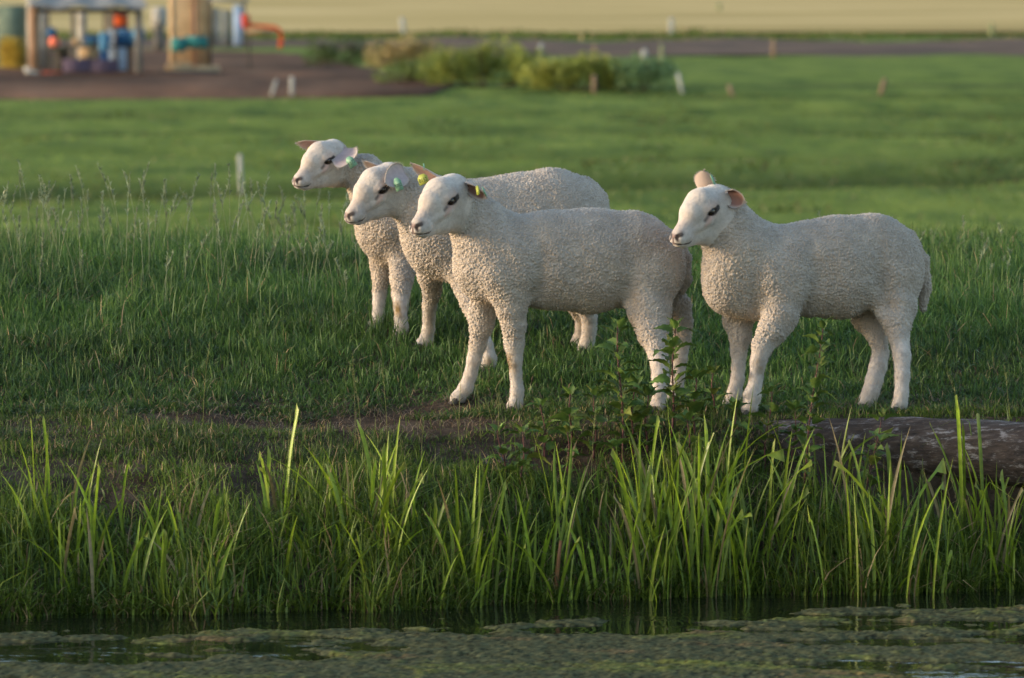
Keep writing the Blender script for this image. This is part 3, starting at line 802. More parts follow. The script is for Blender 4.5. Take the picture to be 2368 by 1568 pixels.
HAIR_C = np.array([.46, .40, .355]); WOOL_C = np.array([.395, .335, .285])
def lamb(name_label, Y0, mapv, yaw, torso, legs, tail, head, ears, stains=(), seed=0, vs=1.0, grooves=()):
    """torso: [(chain of (x,y,r)), w, k]; legs: dict of (dd_top, joints); mapv maps crop px -> reference px"""
    cy, sy = math.cos(yaw), math.sin(yaw)
    lat = np.array([sy, -cy, 0])                      # towards the camera side
    fwd = np.array([-cy, -sy, 0])
    pm = vs * Y0 / F                                  # metres per crop pixel
    xs = [p[0] for ch, w, k in torso for p in ch]; xm = (min(xs) + max(xs)) / 2
    def Wp(x, y, dd=0.0):
        u, v = mapv(x, y); return pix(u, v, Y0 + dd)
    def yawdd(x): return (x - xm) * pm * math.tan(yaw)
    prims = []; gid = 0
    for ch, w, k in torso:
        gid += 1
        for i in range(max(1, len(ch) - 1)):
            a = ch[i]; b = ch[min(i + 1, len(ch) - 1)]
            da = a[3] if len(a) > 3 else 0; db = b[3] if len(b) > 3 else 0
            prims.append((Wp(a[0], a[1], yawdd(a[0]) + da), Wp(b[0], b[1], yawdd(b[0]) + db), a[2] * pm, b[2] * pm, lat, w, k, gid))
    feet = []; legaxes = []
    for (ddt, js) in legs:
        gid += 1
        xf, yf, rf = js[-1]
        u, v = mapv(xf, yf + rf * .95); g = hit(u, v); ddf = g[1] - Y0
        y0 = js[0][1]; pts = []
        for i, (x, y, r) in enumerate(js):
            t = min(1, max(0, (y - y0) / (yf - y0)));  dtop = ddt + yawdd(js[0][0])
            t2 = t * t * (3 - 2 * t) if True else t
            pts.append((Wp(x, y, dtop * (1 - t2) + ddf * t2), r * pm * (1 if i < 2 else .92 if i == 2 else .85)))
        for i in range(len(pts) - 1):
            w = .62 if i == 0 else .80 if i == 1 else .9
            prims.append((pts[i][0], pts[i + 1][0], pts[i][1], pts[i + 1][1], lat, w, .03, gid))
        # pastern spreads forward into the foot
        feet.append((g, pts[-1][0], pts[-1][1])); legaxes.append(pts)
        prims.append((pts[-1][0] + fwd * .004, g + fwd * .010 + [0, 0, .016], pts[-1][1] * 1.0, .0165, lat, .9, .03, gid))
    gid += 1
    for i in range(len(tail) - 1):
        a, b = tail[i], tail[i + 1]
        prims.append((Wp(a[0], a[1], yawdd(a[0])), Wp(b[0], b[1], yawdd(b[0])), a[2] * pm, b[2] * pm, lat, 1.0, .012, gid))
    # head
    (hx, hy, hsc, hyaw, hpit, hrol, hdd) = head
    HO = Wp(hx, hy, hdd); HR = rot(math.pi + hyaw, hpit, hrol)
    def to_head(P): return ((P - HO) @ HR) / (hsc * .001)
    def from_head(q): return HO + (np.asarray(q, float) * hsc * .001) @ HR.T
    def body_f(P):
        gs = {}; ks = {}
        for a, b, ra, rb, n, w, k, g in prims:
            e = d_cone(P, a, b, ra, rb, n, w); gs[g] = e if g not in gs else smin(gs[g], e, .008); ks[g] = k
        d = None
        for g in gs: d = gs[g] if d is None else smin(d, gs[g], ks[g])
        return d
    def f(P):
        d = body_f(P); q = to_head(P); near = np.linalg.norm(q - [50, 0, -25], axis=1) < 210
        if near.any():
            e = np.full(len(P), 1.); e[near] = head_sdf(q[near]) * hsc * .001; e[~near] = .1
            dd = smin(d, e, .028); d = np.where(near, dd, d)
        return d
    allp = np.array([p[0] - p[2] for p in prims] + [p[0] + p[2] for p in prims] + [p[1] - p[3] for p in prims] + [p[1] + p[3] for p in prims] + [from_head((160, s, z)) for s in (-60, 60) for z in (-100, 60)] + [from_head((-60, s, z)) for s in (-60, 60) for z in (-90, 60)])
    lo = allp.min(0) - .03; hi = allp.max(0) + .03
    h = .0022
    V, Q = grid_surface(f, lo, hi, h)
    Nn = vnormals(V, Q)
    # zones
    q = to_head(V); bd = body_f(V); hd = head_sdf(q) * hsc * .001
    facez = np.clip(((-q[:, 0] * .9 + -q[:, 2] * .25) - 8) / 22, 0, 1)       # 1 behind the cheeks
    facez = np.where(hd > .012, 1, np.where(bd < -.012, 1, facez))
    legz = np.ones(len(V))
    for pts in legaxes:
        A = np.array([p[0] for p in pts]); kn = A[-4] if len(A) > 5 else A[-3]
        near = np.full(len(V), 9.)
        for i in range(len(A) - 1):
            ba = A[i + 1] - A[i]; t = np.clip((V - A[i]) @ ba / (ba @ ba), 0, 1); near = np.minimum(near, np.linalg.norm(V - A[i] - t[:, None] * ba, axis=1))
        z_top = A[-5][2] if len(A) > 5 else A[-4][2]; z_kn = kn[2]
        lz = np.clip((V[:, 2] - z_kn - .01) / (z_top - z_kn + 1e-6), 0, 1)
        legz = np.where(near < .07, np.minimum(legz, lz), legz)
    mud = np.clip((.06 - (V[:, 2] - min(x[0][2] for x in feet))) / .05, 0, 1) * np.clip(.45 + .9 * vnoise(V * 45, seed + 41), 0, 1) * .5
    bell = 1.0
    wool = np.clip(facez * legz ** 2.4, 0, 1)
    # curly fleece relief
    cell = .0063
    U = V / cell; U = U + .55 * np.stack([vnoise(U * .45, seed + 1), vnoise(U * .45, seed + 2), vnoise(U * .45, seed + 3)], 1) * 1.3
    U = U * [1.2, 1.0, .76]
    f1, f2 = worley(U, seed)
    rel = .55 * np.clip((f2 - f1) * 1.6, 0, 1) ** .8 + .55 * np.clip(1 - f1 * 1.05, 0, 1)
    big = fbm(V * 16, seed + 9, 2)
    disp = wool ** .8 * (.0066 * rel - .0044 + .005 * big) + (1 - wool) * .0006 * vnoise(V * 160, seed + 11)
    side = np.abs(Nn @ lat) ** .6; inbody = np.clip(facez, 0, 1)
    for pts, sg, amp in grooves:
        W3 = [Wp(q_[0], q_[1], yawdd(q_[0])) for q_ in pts]; dmin = np.full(len(V), 9.); tm = np.zeros(len(V)); ns_ = len(W3) - 1
        for i in range(ns_):
            a2 = np.array([W3[i] @ -fwd, W3[i][2]]); b2 = np.array([W3[i + 1] @ -fwd, W3[i + 1][2]]); p2 = np.stack([V @ -fwd, V[:, 2]], 1)
            ba = b2 - a2; t = np.clip((p2 - a2) @ ba / (ba @ ba), 0, 1); dd_ = np.linalg.norm(p2 - a2 - t[:, None] * ba, axis=1)
            m = dd_ < dmin; dmin = np.where(m, dd_, dmin); tm = np.where(m, (i + t) / ns_, tm)
        disp = disp - amp * (.35 + .65 * tm) * np.exp(-(dmin / (sg * pm)) ** 2) * side * inbody
    V2 = V + Nn * disp[:, None]
    # colours
    col = HAIR_C * (1 - wool[:, None]) + WOOL_C * wool[:, None]
    col = col * (1 + .07 * fbm(V * 9, seed + 15, 3))[:, None]
    col = col * (1 + (1 - wool) * (.10 * vnoise(V * 210, seed + 31) + .10 * fbm(V * 40, seed + 33, 2)))[:, None]
    dirt = np.clip(fbm(V * 5, seed + 17, 3) * 1.3, 0, 1)[:, None] * wool[:, None] * .45; col = col * (1 - dirt) + dirt * np.array([.36, .28, .20])
    col = col * (1 - mud[:, None]) + mud[:, None] * np.array([.22, .16, .10])
    onhead = (hd < .012) & (facez < .95)
    def blob(c, r, colr, k=1.0, soft=.45, squash=(1, 1, 1), mask=None):
        nonlocal col
        d = np.linalg.norm((q - c) * squash, axis=1) / r; a = np.clip((1 - d) / soft, 0, 1) * k
        if mask is not None: a = a * mask
        a = (a * onhead)[:, None]; col = col * (1 - a) + a * np.array(colr)
    def seg(a, b, r, colr, k=1.0, soft=.5):
        nonlocal col
        a = np.array(a, float); b = np.array(b, float); ba = b - a; t = np.clip((q - a) @ ba / (ba @ ba), 0, 1)
        d = np.linalg.norm(q - a - t[:, None] * ba, axis=1) / r; al = (np.clip((1 - d) / soft, 0, 1) * k * onhead)[:, None]; col = col * (1 - al) + al * np.array(colr)
    PINK = (.55, .33, .27); DK = (.035, .027, .025)
    blob((104, 0, -22), 50, (.40, .31, .27), .6, 1.0)
    blob((10, 30, -70), 60, (.50, .44, .38), .5, 1.0)
    for s in (-1, 1):
        blob((46, s * 40, -3), 30, PINK, .6, .9, (1, .7, 1.1)); blob((34, s * 40, 14), 22, (.46, .30, .24), .6, .9)
        seg((27, s * 43, 6), (50, s * 41, -2), 9.5, DK, 1, .35); blob((41, s * 43, 0), 15, DK, 1, .35, (.95, .8, 1.25)); seg((54, s * 39, -8), (64, s * 36, -17), 7.0, DK, .75, .7); seg((50, s * 40, -14), (62, s * 36, -30), 9, (.50, .30, .25), .6, .9); seg((14, s * 46, -20), (6, s * 44, -60), 16, (.36, .31, .27), .5, 1)
        seg((138, s * 8, -40), (130, s * 17, -36), 7.0, (.022, .018, .018), 1, .5); seg((138, s * 7, -42), (136, s * 10, -50), 6.0, (.03, .022, .022), 1, .5)
        blob((128, s * 17, -34), 11, (.12, .09, .08), .7, .8)
        seg((139, s * 4, -58), (128, s * 13, -60), 4.6, (.08, .05, .045), 1, .6); seg((128, s * 13, -60), (106, s * 19, -63), 4.6, (.07, .05, .045), 1, .6); seg((106, s * 19, -63), (76, s * 28, -50), 4.4, (.09, .065, .06), 1, .6)
    seg((142, 0, -42), (140, 0, -58), 4, (.09, .055, .055), .95); blob((140, 0, -38), 8, (.22, .14, .125), .8, .7)
    for (sx, sy_, r, k) in stains:
        c = Wp(sx, sy_, 0); d = np.hypot(V[:, 0] - c[0], (V[:, 2] - c[2]) * .6) / (r * pm); d = d + .35 * vnoise(V * 90, 5)
        a = (np.clip(1 - d, 0, 1) * k * (1 - wool) * (np.abs(V[:, 1] - Y0) < .5))[:, None]; col = col * (1 - a) + a * np.array([.20, .13, .05])
    col = np.clip(col, .01, .8)
    base = np.array([V[:, 0].mean(), Y0, min(g[2] for g, _, _ in feet)])
    root = empty('lamb', base)
    tag(root, name_label, 'lamb', 'lambs standing on the bank')
    link('body', np_mesh('lamb_body', V2 - base, [Q], smooth=True, col=col, attrs={'woolly': wool}), M['wool'], root)
    # short fleece and hair strands on the skin
    r = np.random.default_rng(seed + 3)
    area_pick = r.integers(0, len(V2), 60000)
    face_only = (wool[area_pick] < .3) & (facez[area_pick] < .3)
    area_pick = area_pick[np.where(face_only, r.random(len(area_pick)) < .5, (wool[area_pick] < .6) | (r.random(len(area_pick)) < .55))]
    p = V2[area_pick] + h * .5 * (r.random((len(area_pick), 3)) - .5); nn = Nn[area_pick]; wl = wool[area_pick][:, None]
    n = len(p); fz = (facez[area_pick] < .5)[:, None]
    flow = np.where(fz, -(HR[:, 0])[None] * 1.0, np.array([0, 0, -1.0])[None])
    dirv = nn * np.where(fz, .35, .55 + .35 * wl) + flow * np.where(fz, 1.0, .9 - .45 * wl) + r.normal(0, .45, (n, 3)) * (wl * .8 + .25)
    dirv /= np.linalg.norm(dirv, axis=1)[:, None]
    ln = (.0055 - .0010 * wl) * np.where(fz, .6, 1) * r.uniform(.6, 1.3, (n, 1))
    sd_ = np.cross(dirv, r.normal(0, 1, (n, 3))); sd_ /= np.linalg.norm(sd_, axis=1)[:, None]
    wd = .00055 + .0001 * wl
    VV = np.stack([p - sd_ * wd, p + sd_ * wd, p + dirv * ln], 1).reshape(-1, 3)
    cc = np.repeat(np.clip(col[area_pick] * r.uniform(.85, 1.2, (n, 1)), 0, .75), 3, 0)
    T = np.arange(3 * n).reshape(-1, 3)
    link('fleece', np_mesh('fleece_strands', VV - base, [T], col=cc), M['strands'], root)
    # eyes
    for s in (-1, 1):
        c = from_head((41, s * 32.5, 0)); me = uv_ball(12.5 * hsc * .001, 20, 14); o = link('eye', me, M['eye'], root); o.location = tuple(c - base)
    # hooves: two claws each
    for g, pt, rr in feet:
        parts = []
        for s in (-1, 1):
            Vh, Qh, Th = claw(.036, .015, .024)
            X = Vh[:, 0:1] * (fwd * math.cos(.12 * s) + lat * math.sin(.12 * s)) + Vh[:, 1:2] * lat + Vh[:, 2:3] * np.array([0, 0, 1.]) + s * lat * .0095 + fwd * .014
            parts.append((X, Qh, Th, np.zeros((len(X), 3))))
        Vv, ff, _ = join(parts); o = link('hoof', np_mesh('hoof', Vv, ff, smooth=True), M['hoof'], root); o.location = tuple(g - base + [0, 0, -.002])
    # ears and their tags
    for e in ears: ear(root, base, from_head, Wp, pm, hdd, HR, hsc, **e)
    return root

def uv_ball(r, a=16, b=10):
    V = [(0, 0, r)]; 
    for i in range(1, b):
        for j in range(a): V.append((r * math.sin(math.pi * i / b) * math.cos(2 * math.pi * j / a), r * math.sin(math.pi * i / b) * math.sin(2 * math.pi * j / a), r * math.cos(math.pi * i / b)))
    V.append((0, 0, -r)); T = [[0, 1 + j, 1 + (j + 1) % a] for j in range(a)]; L = len(V) - 1
    T += [[L, 1 + (b - 2) * a + (j + 1) % a, 1 + (b - 2) * a + j] for j in range(a)]
    Q = [[1 + (i - 1) * a + j, 1 + i * a + j, 1 + i * a + (j + 1) % a, 1 + (i - 1) * a + (j + 1) % a] for i in range(1, b - 1) for j in range(a)]
    return np_mesh('ball', V, [np.array(Q), np.array(T)], smooth=True)

def claw(L, w, hh):
    me_V = []; a, b = 12, 8
    for i in range(b + 1):
        t = i / b; z = hh * t
        for j in range(a):
            an = 2 * math.pi * j / a; c, s = math.cos(an), math.sin(an)
            lx = (L * .5 * (1 - .45 * t) if c > 0 else L * .42 * (1 - .2 * t)) * (1 if abs(c) < .9 else 1.0)
            me_V.append((c * lx - .008 * t, s * w * .5 * (1 - .12 * t), z))
    V = np.array(me_V + [(0, 0, 0), (-.008, 0, hh)])
    Q = np.array([[i * a + j, i * a + (j + 1) % a, (i + 1) * a + (j + 1) % a, (i + 1) * a + j] for i in range(b) for j in range(a)])
    n = len(V); T = np.array([[n - 2, (j + 1) % a, j] for j in range(a)] + [[n - 1, b * a + j, b * a + (j + 1) % a] for j in range(a)])
    return V, Q, T

def ear(root, base, from_head, Wp, pm, hdd, HR, hsc, side, tip, tipdd, width, face, tags=(), cup=.35, curl=0.0, fold=0.0, inner=(.50, .30, .27), seed=0, root_q=None):
    """side +1 = camera side ear; tip in crop px; face = direction of the open side (world)"""
    B = from_head(root_q if root_q else (-18, side * 37, 26)); T = Wp(tip[0], tip[1], hdd + tipdd)
    ax = T - B; L = np.linalg.norm(ax); ax /= L
    fn = np.array(face, float); fn -= ax * (fn @ ax); fn /= np.linalg.norm(fn); sd_ = np.cross(ax, fn)
    ns, ntt = 22, 15; top = []; 
    for i in range(ns + 1):
        s = i / ns
        prof = width * .5 * (math.sin(math.pi * min(1, .16 + .84 * s ** .9)) ** .62) if s < .999 else width * .02
        prof = max(prof, width * .02)
        for j in range(ntt):
            t = (j / (ntt - 1)) * 2 - 1
            c = cup * (1.9 - 1.25 * s)                     # strongly rolled at the root
            an = t * c * 1.35
            lx = prof * (math.sin(an) / (c * 1.35)); dz = prof * ((1 - math.cos(an)) / (c * 1.35))
            p = B + ax * L * s + sd_ * lx + fn * (dz + curl * L * s * s - .004)
            p = p + np.array([0, 0, -1.]) * fold * L * s * s
            top.append(p)
    top = np.array(top).reshape(ns + 1, ntt, 3)
    du = np.gradient(top, axis=0); dv = np.gradient(top, axis=1); nr = np.cross(du, dv); nr /= np.linalg.norm(nr, axis=2)[..., None] + 1e-12
    if (nr.mean((0, 1)) @ fn) < 0: nr = -nr
    th = .0022
    Vi = (top + nr * th * .5).reshape(-1, 3); Vo = (top - nr * th * .5).reshape(-1, 3)
    idx = np.arange((ns + 1) * ntt).reshape(ns + 1, ntt); m = idx.size
    q = np.stack([idx[:-1, :-1], idx[1:, :-1], idx[1:, 1:], idx[:-1, 1:]], -1).reshape(-1, 4)
    rim = np.concatenate([idx[:, 0], idx[-1, 1:], idx[::-1, -1][1:], idx[0, ::-1][1:]])
    rq = np.array([[rim[k], rim[k + 1], rim[k + 1] + m, rim[k] + m] for k in range(len(rim) - 1)])
    V = np.concatenate([Vi, Vo]); Q = np.concatenate([q, (q + m)[:, ::-1], rq])
    tt = np.abs(np.tile((np.arange(ntt) / (ntt - 1)) * 2 - 1, ns + 1)); ss = np.repeat(np.arange(ns + 1) / ns, ntt)
    a = (np.clip((.95 - tt) * 3, 0, 1) * np.clip((.96 - ss) * 8, 0, 1))[:, None]
    ci = np.array(inner) * a + HAIR_C * (1 - a); co = np.tile(HAIR_C * np.array([1.12, 1.05, 1.05]), (m, 1))  # outer side: hair colour, slightly pinker and lightened to stand in for sunlight
    ci = ci * (1 + .12 * vnoise(Vi * 150, seed))[:, None]
    rootc = B.copy()
    eo = link('ear', np_mesh('ear', V - rootc, [Q], smooth=True, col=np.concatenate([ci, co])), M['ear'], root); eo.location = tuple(rootc - base)
    # soft hairs on the rim
    r = np.random.default_rng(seed + 77); rp = V[r.choice(rim, 500)]; d = (rp - (B + ax * L * .5)); d /= np.linalg.norm(d, axis=1)[:, None]
    d = d + r.normal(0, .5, d.shape); s3 = np.cross(d, r.normal(0, 1, d.shape)); s3 /= np.linalg.norm(s3, axis=1)[:, None] + 1e-9
    VV = np.stack([rp - s3 * .0005, rp + s3 * .0005, rp + d * .0045], 1).reshape(-1, 3)
    link('fringe', np_mesh('ear_fringe', VV - rootc, [np.arange(len(VV)).reshape(-1, 3)], col=np.tile(HAIR_C, (len(VV), 1))), M['strands'], eo)
    for (tx, ty, tdd, wpx, hpx, rotz, nrm, kind, txt) in tags:
        C = Wp(tx, ty, hdd + tdd); nv = np.array(nrm, float); nv /= np.linalg.norm(nv)
        up0 = np.array([math.sin(rotz), 0, math.cos(rotz)]); up = up0 - nv * (up0 @ nv); up /= np.linalg.norm(up); rt = np.cross(up, nv)
        w_, h_ = wpx * pm, hpx * pm; t_ = .0012
        out = [(-.5, -.5), (.5, -.5), (.5, .22), (.22, .5), (-.22, .5), (-.5, .22)]
        Vt = [C - rootc + rt * a_ * w_ + up * b_ * h_ + nv * t_ * z for z in (1, -1) for a_, b_ in out]
        k = 6; Ft = [np.array([[0, 1, 2, 3, 4, 5], [11, 10, 9, 8, 7, 6]]), np.array([[i, i + 6, (i + 1) % 6 + 6, (i + 1) % 6] for i in range(6)])]
        to = link('ear_tag', np_mesh('ear_tag', Vt, Ft), M[kind], eo)
        # printed number joined into the tag as inked strokes
        if txt:
            cu = bpy.data.curves.new('tag_number', 'FONT'); cu.body = txt; cu.size = 1; cu.align_x = 'CENTER'; cu.align_y = 'CENTER'; cu.extrude = 0
            tmp = bpy.data.objects.new('tag_number', cu); COL.objects.link(tmp); dg = bpy.context.evaluated_depsgraph_get(); me2 = bpy.data.meshes.new_from_object(tmp.evaluated_get(dg)); bpy.data.objects.remove(tmp)
            cv = np.array([v.co[:] for v in me2.vertices])
            if len(cv):
                sc_ = .84 * w_ / (np.ptp(cv[:, 0])); cv = cv * [sc_, sc_ * 1.25, 0]; cv[:, 1] -= .10 * h_
                WV = C - rootc + cv[:, :1] * rt + cv[:, 1:2] * up + nv * (t_ + .0004)
                for v, c in zip(me2.vertices, WV): v.co = c
                ink = link('number', me2, M['tag_ink'])
                import bmesh
                bm = bmesh.new(); bm.from_mesh(to.data); n0 = len(bm.faces); bm.from_mesh(me2); bm.faces.ensure_lookup_table()
                for fc in bm.faces[n0:]: fc.material_index = 1
                bm.to_mesh(to.data); bm.free(); to.data.materials.append(M['tag_ink']); bpy.data.objects.remove(ink)

c1 = lambda x, y: (666 + x * .25, 296 + y * .25)
c2 = lambda x, y: (962 + x * .3835, 370 + y * .3835)
c3 = lambda x, y: (1517 + x * .3893, 370 + y * .3893)
def k1(x, y): return ((x - 666) / .25, (y - 296) / .25)    # reference px -> crop1 px
def V1(ch): return [(*k1(p[0], p[1]), p[2] / .25, *p[3:]) for p in ch]
R_ = math.radians

# front lamb
lamb('woolly lamb standing in front of the other two, its forelegs apart above the mud', 15.6, c2, R_(11),
     [([(480, 590, 245), (800, 600, 300), (1050, 612, 317), (1300, 588, 284), (1385, 600, 238)], .80, .03),
      ([(480, 530, 200), (390, 400, 178), (330, 290, 132)], .80, .05),
      ([(410, 680, 155), (560, 740, 135)], .75, .05),
      ([(560, 640, 190, -.045), (1, 1, 1)][:1], .70, .04),
      ([(1400, 690, 205, -.03)], .72, .04)],
     [(-.065, [(565, 720, 150), (575, 900, 98), (590, 1000, 84), (592, 1110, 69), (597, 1200, 50), (602, 1290, 41), (610, 1390, 46), (603, 1470, 50)]),
      (.065, [(430, 780, 120), (402, 900, 84), (395, 1000, 76), (372, 1110, 62), (350, 1200, 50), (330, 1290, 45), (300, 1370, 50), (262, 1425, 46)]),
      (-.06, [(1400, 740, 185), (1405, 900, 136), (1425, 1040, 104), (1456, 1150, 74), (1470, 1230, 63), (1474, 1310, 60), (1468, 1400, 50), (1465, 1475, 50)]),
      (.07, [(1450, 760, 160), (1570, 890, 92), (1606, 965, 70), (1605, 1090, 58), (1592, 1200, 50), (1580, 1300, 46), (1572, 1370, 46), (1560, 1430, 48)])],
     [(1550, 470, 55), (1618, 590, 46), (1628, 720, 40), (1598, 800, 22)],
     (207, 210, 1.17, R_(50), R_(12), R_(-5), -.10),
     [dict(side=1, tip=(420, 208), tipdd=-.05, width=.058, face=(-.45, -.75, -.4), cup=.8, fold=.15, inner=(.16, .09, .07), seed=1,
           tags=[(372, 182, -.075, 26, 58, -.55, (-.75, -.6, .1), 'tag_yellow', None), (412, 190, -.055, 14, 60, -.6, (.8, -.4, .3), 'tag_mint', None)]),
      dict(side=-1, tip=(-28, 28), tipdd=.02, width=.056, face=(-.25, -.6, -.8), cup=.6, inner=(.43, .29, .26), seed=2,
           tags=[(42, 116, -.02, 62, 62, -.35, (-.25, -.95, 0), 'tag_yellow', '0152'), (48, 42, .01, 46, 10, 1.5, (0, -.8, .5), 'tag_mint', None)])],
     stains=[(560, 1205, 40, .9), (575, 1240, 40, .8), (322, 1110, 30, .8)], seed=11, vs=.3835, grooves=[([(680, 420), (715, 560), (712, 700), (690, 800)], 46, .016), ([(1235, 520), (1245, 680), (1215, 850)], 50, .017), ([(360, 470), (470, 560), (560, 760)], 55, .007), ([(900, 905), (1180, 925)], 60, .006)])

# right lamb
lamb('lamb standing alone at the right with its fore hooves by the log', 15.6, c3, R_(18),
     [([(525, 640, 240), (800, 650, 274), (1080, 638, 310), (1290, 600, 280), (1362, 612, 224)], .80, .03),
      ([(490, 520, 205), (440, 420, 180), (402, 320, 146)], .82, .05),
      ([(435, 760, 152), (600, 825, 132)], .78, .05),
      ([(740, 690, 175, -.05)], .72, .04),
      ([(1400, 700, 185, -.03)], .70, .04)],
     [(-.07, [(745, 760, 150), (742, 920, 112), (690, 1015, 95), (634, 1100, 75), (607, 1200, 54), (595, 1300, 46), (572, 1400, 60), (562, 1465, 54)]),
      (.06, [(520, 850, 115), (488, 950, 94), (500, 1050, 70), (493, 1150, 53), (489, 1230, 46), (485, 1300, 46), (465, 1385, 52), (448, 1440, 48)]),
      (-.06, [(1400, 740, 175), (1424, 880, 130), (1432, 970, 94), (1443, 1050, 70), (1461, 1160, 61), (1463, 1280, 51), (1458, 1390, 48), (1452, 1450, 50)]),
      (.07, [(1300, 780, 150), (1262, 930, 105), (1318, 1035, 74), (1335, 1140, 60), (1318, 1230, 61), (1295, 1310, 60), (1275, 1380, 58), (1255, 1430, 54)])],
     [(1495, 470, 60), (1580, 600, 44), (1602, 760, 38), (1585, 880, 26)],
     (329, 270, 1.16, R_(46), R_(12), R_(-5), -.10),
     [dict(side=1, tip=(526, 238), tipdd=-.045, width=.074, face=(-.3, -.95, -.25), cup=.75, fold=.1, inner=(.26, .14, .115), seed=3),
      dict(side=-1, tip=(287, 60), tipdd=-.005, width=.064, face=(.25, .9, .3), cup=.45, inner=(.52, .36, .33), seed=4,
           tags=[(338, 118, 0, 14, 70, -.42, (.6, -.75, .2), 'tag_mint', None)])],
     stains=[(600, 1165, 40, .4), (610, 1230, 40, .5)], seed=22, vs=.3893, grooves=[([(850, 540), (880, 700), (850, 880)], 48, .016), ([(1250, 500), (1265, 700), (1285, 850)], 52, .018), ([(470, 560), (540, 700), (580, 880)], 50, .008), ([(640, 380), (700, 520)], 60, .005)])

# middle lamb
lamb('middle lamb of the group of three, half hidden behind the front lamb', 16.3, c1, R_(14),
     [(V1([(1035, 532, 108), (1150, 545, 134), (1268, 530, 143), (1312, 500, 99)]), .80, .03),
      (V1([(1012, 500, 86), (985, 475, 74), (962, 445, 60)]), .80, .04),
      (V1([(1000, 572, 62), (1060, 592, 54)]), .75, .04),
      (V1([(1300, 560, 90, -.03)]), .7, .04)],
     [(-.055, V1([(1075, 610, 55), (1085, 660, 38), (1092, 700, 29), (1105, 745, 22), (1116, 775, 19), (1125, 800, 18), (1132, 830, 19), (1132, 843, 18)])),
      (.06, V1([(1012, 600, 46), (996, 634, 32), (998, 672, 25), (993, 705, 20), (992, 735, 16), (991, 760, 16.5), (986, 785, 18.5), (982, 792, 17)])),
      (-.05, V1([(1315, 600, 78), (1338, 660, 44), (1352, 700, 28), (1362, 730, 22), (1363, 755, 20), (1362, 770, 19), (1358, 790, 19), (1356, 800, 18)])),
      (.05, V1([(1315, 600, 66), (1330, 680, 36), (1345, 720, 25), (1349, 745, 20), (1347, 758, 19), (1346, 770, 18), (1342, 782, 18), (1340, 788, 18)]))],
     V1([(1355, 425, 18), (1388, 458, 16), (1399, 500, 13), (1400, 560, 10)]),
     (912, 500, 1.13, R_(36), R_(18), R_(-8), -.09),
     [dict(side=1, tip=(905, 492), tipdd=-.080, width=.074, face=(-.3, -.95, -.05), cup=.25, fold=.06, root_q=(-30, 46, 24), inner=(.45, .37, .375), seed=5,
           tags=[(1018, 520, -.075, 72, 122, -.38, (-.2, -.97, .1), 'tag_mint', '1202')]),
      dict(side=-1, tip=(700, 318), tipdd=.02, width=.048, face=(-.3, -.5, -.8), cup=.6, inner=(.46, .36, .31), seed=6)],
     stains=[((1134 - 666) / .25, (835 - 296) / .25, 60, .9)], seed=33, vs=.25, grooves=[(V1([(1105, 470, 0), (1118, 560, 0), (1110, 620, 0)]), 70, .014), (V1([(1252, 470, 0), (1250, 560, 0), (1245, 620, 0)]), 80, .014)])

# rear lamb
lamb('rearmost lamb at the left, its head held highest of all', 16.8, c1, R_(14),
     [(V1([(918, 512, 95), (1030, 530, 116), (1140, 526, 116), (1205, 515, 92)]), .80, .03),
      (V1([(893, 475, 78), (870, 440, 64), (842, 402, 47)]), .80, .04),
      (V1([(885, 545, 52), (930, 565, 46)]), .75, .04),
      (V1([(1190, 545, 80, -.03)]), .7, .04)],
     [(-.05, V1([(945, 570, 52), (934, 612, 33), (929, 645, 28), (927, 680, 24), (927, 710, 19), (927, 735, 16), (929, 757, 18), (930, 768, 17)])),
      (.055, V1([(888, 565, 42), (881, 610, 27), (882, 640, 23), (878, 675, 19), (876, 700, 16), (875, 725, 15.5), (871, 745, 17), (870, 752, 16)])),
      (-.04, V1([(1195, 590, 66), (1200, 640, 40), (1196, 680, 25), (1192, 710, 20), (1190, 730, 17), (1190, 745, 16), (1188, 760, 17), (1188, 766, 16)])),
      (.04, V1([(1190, 590, 60), (1196, 640, 36), (1192, 680, 24), (1188, 705, 19), (1186, 722, 16), (1186, 735, 16), (1184, 748, 16), (1184, 754, 16)]))],
     V1([(1265, 455, 14), (1290, 500, 12), (1288, 560, 10)]),
     (393, 262, 1.03, R_(42), R_(10), R_(-6), -.09),
     [dict(side=1, tip=(465, 350), tipdd=-.085, width=.080, face=(-.35, -.9, -.1), cup=.22, fold=.04, root_q=(-30, 47, 26), inner=(.44, .35, .355), seed=7,
           tags=[(582, 313, -.08, 76, 108, -.62, (-.15, -.98, .1), 'tag_mint', '1272')]),
      dict(side=-1, tip=(84, 148), tipdd=.02, width=.056, face=(-.25, -.7, -.7), cup=.5, inner=(.44, .31, .29), seed=8,
           tags=[(222, 205, -.03, 84, 66, .35, (-.3, -.9, -.2), 'tag_yellow', '05')])],
     stains=[((920 - 666) / .25, (704 - 296) / .25, 70, .9), ((925 - 666) / .25, (712 - 296) / .25, 40, .8)], seed=44, vs=.25, grooves=[(V1([(990, 470, 0), (1000, 540, 0), (990, 590, 0)]), 65, .013)])

